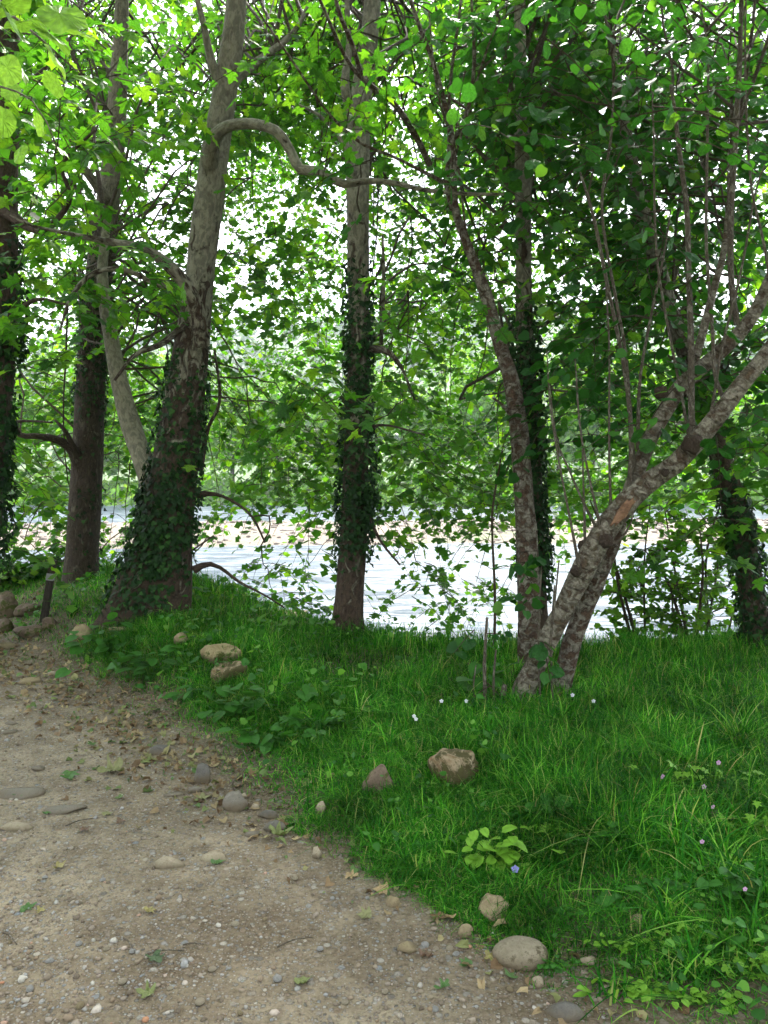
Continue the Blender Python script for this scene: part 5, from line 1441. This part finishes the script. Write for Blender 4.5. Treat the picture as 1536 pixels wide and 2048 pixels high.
herb('creeping_plant', 'trail of small bright leaves along the bare soil on the right', 1285, 1900, ring(70, 50, 16, 15), MAT['herb_bright'], HZ, 8)
herb('creeping_plant', 'trail of small bright leaves near the bottom right of the path margin', 1290, 1990, ring(46, 36, 12, 16), MAT['herb_bright'], HZ, 9)
herb('coltsfoot', 'group of rounded leaves right of the mossy boulder', 1085, 1640, ring(14, 34, 26, 36), MAT['herb'], HZ, 10)
herb('coltsfoot', 'light green leaves half way between violet clump and arching grass', 1090, 1680, ring(12, 30, 20, 28), MAT['herb_bright'], PL_MID, 11)
herb('nettle', 'leafy green sprout on the slope under the pitted boulder', 560, 1500, ring(30, 40, 26, 28), MAT['herb'], HZ, 12)
herb('creeping_plant', 'small yellow green creeper at the foot of the mossy boulder', 895, 1590, ring(24, 26, 8, 13), MAT['herb_bright'], IVY, 13)
herb('dock_plant', 'broad pointed leaves in the slope grass below the thick plane', 385, 1400, ring(12, 26, 26, 40), MAT['herb'], LANCE, 14)
herb('clover', 'clover like leaves inside the tall arching grass', 1330, 1790, ring(26, 24, 24, 20), MAT['herb'], HZ, 15)
herb('ivy_plant', 'glossy small leaves under the pitted boulder on its mossy stone', 455, 1352, ring(30, 36, 18, 16), MAT['herb'], IVY, 16)
herb('sprout', 'round leaved sprout beside the foot of the leaning tree', 975, 1400, ring(16, 24, 60, 30), MAT['herb'], HZ, 17)
for i_, (nm_, px, py, n_, rx, hy, sz_, mt_, tp_, lab_) in enumerate([
 ('nettle', 1200, 1700, 26, 34, 24, 24, 'herb', HZ, 'leafy weed in the meadow between violet clump and fern'),
 ('nettle', 1480, 1820, 34, 44, 40, 26, 'herb', HZ, 'leafy weed at the right border above the lance leaved plant'),
 ('clover', 1180, 1830, 34, 44, 10, 16, 'herb', HZ, 'low clover mat on the bare soil above the dandelion'),
 ('clover', 1400, 2010, 40, 60, 12, 18, 'herb_bright', HZ, 'low clover mat at the bottom right of the margin'),
 ('clover', 1110, 1935, 22, 26, 8, 13, 'herb', HZ, 'tiny clover mat right of the egg shaped cobble'),
 ('nettle', 640, 1470, 30, 40, 26, 26, 'herb', PL_MID, 'lobed leaf weed in the slope grass left of the half buried stone'),
 ('nettle', 300, 1360, 34, 50, 36, 26, 'herb', HZ, 'leafy weed covering the bank above the path at the left'),
 ('nettle', 220, 1310, 30, 44, 34, 24, 'herb', HZ, 'leafy weed under the flared foot of the thick plane'),
 ('nettle', 480, 1440, 30, 44, 34, 28, 'herb', HZ, 'leafy weed on the slope straight below the pitted boulder'),
 ('dock_plant', 1228, 1810, 5, 10, 34, 52, 'herb', LANCE, 'single tall blade leaved dock beside the bare gap'),
 ('cranesbill', 1500, 1950, 40, 40, 20, 20, 'herb_bright', PL_MID, 'yellow green lobed leaves in the bottom right corner')]):
    herb(nm_, lab_, px, py, ring(n_, rx, hy, sz_), MAT[mt_], tp_, 400 + i_)
# fern
p = G(1330, 1668); T = thing('fern', 'small fern with toothed fronds under the pink flowers', 'fern', p)
k = p[1] / FPX
for a, L in ((150, 62), (100, 66), (55, 72), (20, 66), (200, 50)):
    ax = np.array([math.cos(R(a)), -.5, math.sin(R(a)) * .7]); ax /= np.linalg.norm(ax)
    fb = Buf(); q = p + ax * np.linspace(0, L * k, 9)[:, None]; q[:, 2] += .02 - .02 * np.linspace(0, 1, 9) ** 2; tube(fb, q, np.linspace(.0015, .0006, 9), 3, cap=False)
    sd = np.cross(ax, [0, -.7, .7]); sd /= np.linalg.norm(sd)
    tt = np.linspace(.12, 1, 15); bp = np.repeat(p + ax * (tt * L * k)[:, None] + [0, 0, .02], 2, 0); bp[:, 2] -= np.repeat(.02 * tt ** 2, 2)
    sg = np.tile([1., -1.], 15)[:, None]; f = sd * sg + ax * .5
    stamp(fb, WIL, bp, orient(f, .05, g), np.repeat(L * k * .42 * (1.05 - tt), 2) * 1.0)
    part('frond', fb, MAT['herb'], T, smooth=False)

# flowers
MAT['pink'] = plain_leaf('pink_petal', (.72, .42, .66), .3); MAT['white_petal'] = plain_leaf('white_petal', (.8, .8, .84), .3)
def flower(px, py, mat, lab, grp, drop, size=5.5):
    p0 = G(px, py + drop); d = p0[1]; top = W(px, py, d); k = d / FPX
    T = thing('wildflower', lab, 'flower', p0, grp)
    b = Buf(); tube(b, crom(np.array([p0 - [0, 0, .01], (p0 + top) / 2 + [.01, 0, .01], top]), 8), np.full(8, .001), 4, cap=False); part('stem', b, MAT['herb'], T, attr='bark')
    for i in range(5):
        a = i * 1.2566 + .3; f = np.array([[math.cos(a), -.15, math.sin(a)]])
        b = Buf(); x_ = np.cross(f[0], [0, -1, .3]); x_ /= np.linalg.norm(x_)
        Mx = np.stack([x_, f[0], np.cross(x_, f[0])], -1)[None]
        stamp(b, HZ_FAR, top[None], Mx, [size * k * 1.0]); part('petal', b, mat, T, smooth=False)
for px, py in [(1325, 1553), (1437, 1525), (1408, 1573), (1425, 1613), (1404, 1683), (1490, 1778)]:
    flower(px, py, MAT['pink'], 'tiny pink five petalled flower above the tall grass at the right', 'pink flowers in the right grass', 60)
for px, py in [(883, 1402), (932, 1402), (828, 1432), (832, 1438), (1145, 1390), (1187, 1402)]:
    flower(px, py, MAT['white_petal'], 'tiny whitish five petalled flower in the grass around the leaning tree foot', 'white flowers in the middle grass', 40, 4.5)
flower(1030, 1738, plain_leaf('violet_petal', (.35, .33, .75)), 'single violet blue flower on the heart leaved clump', None, 30, 9)
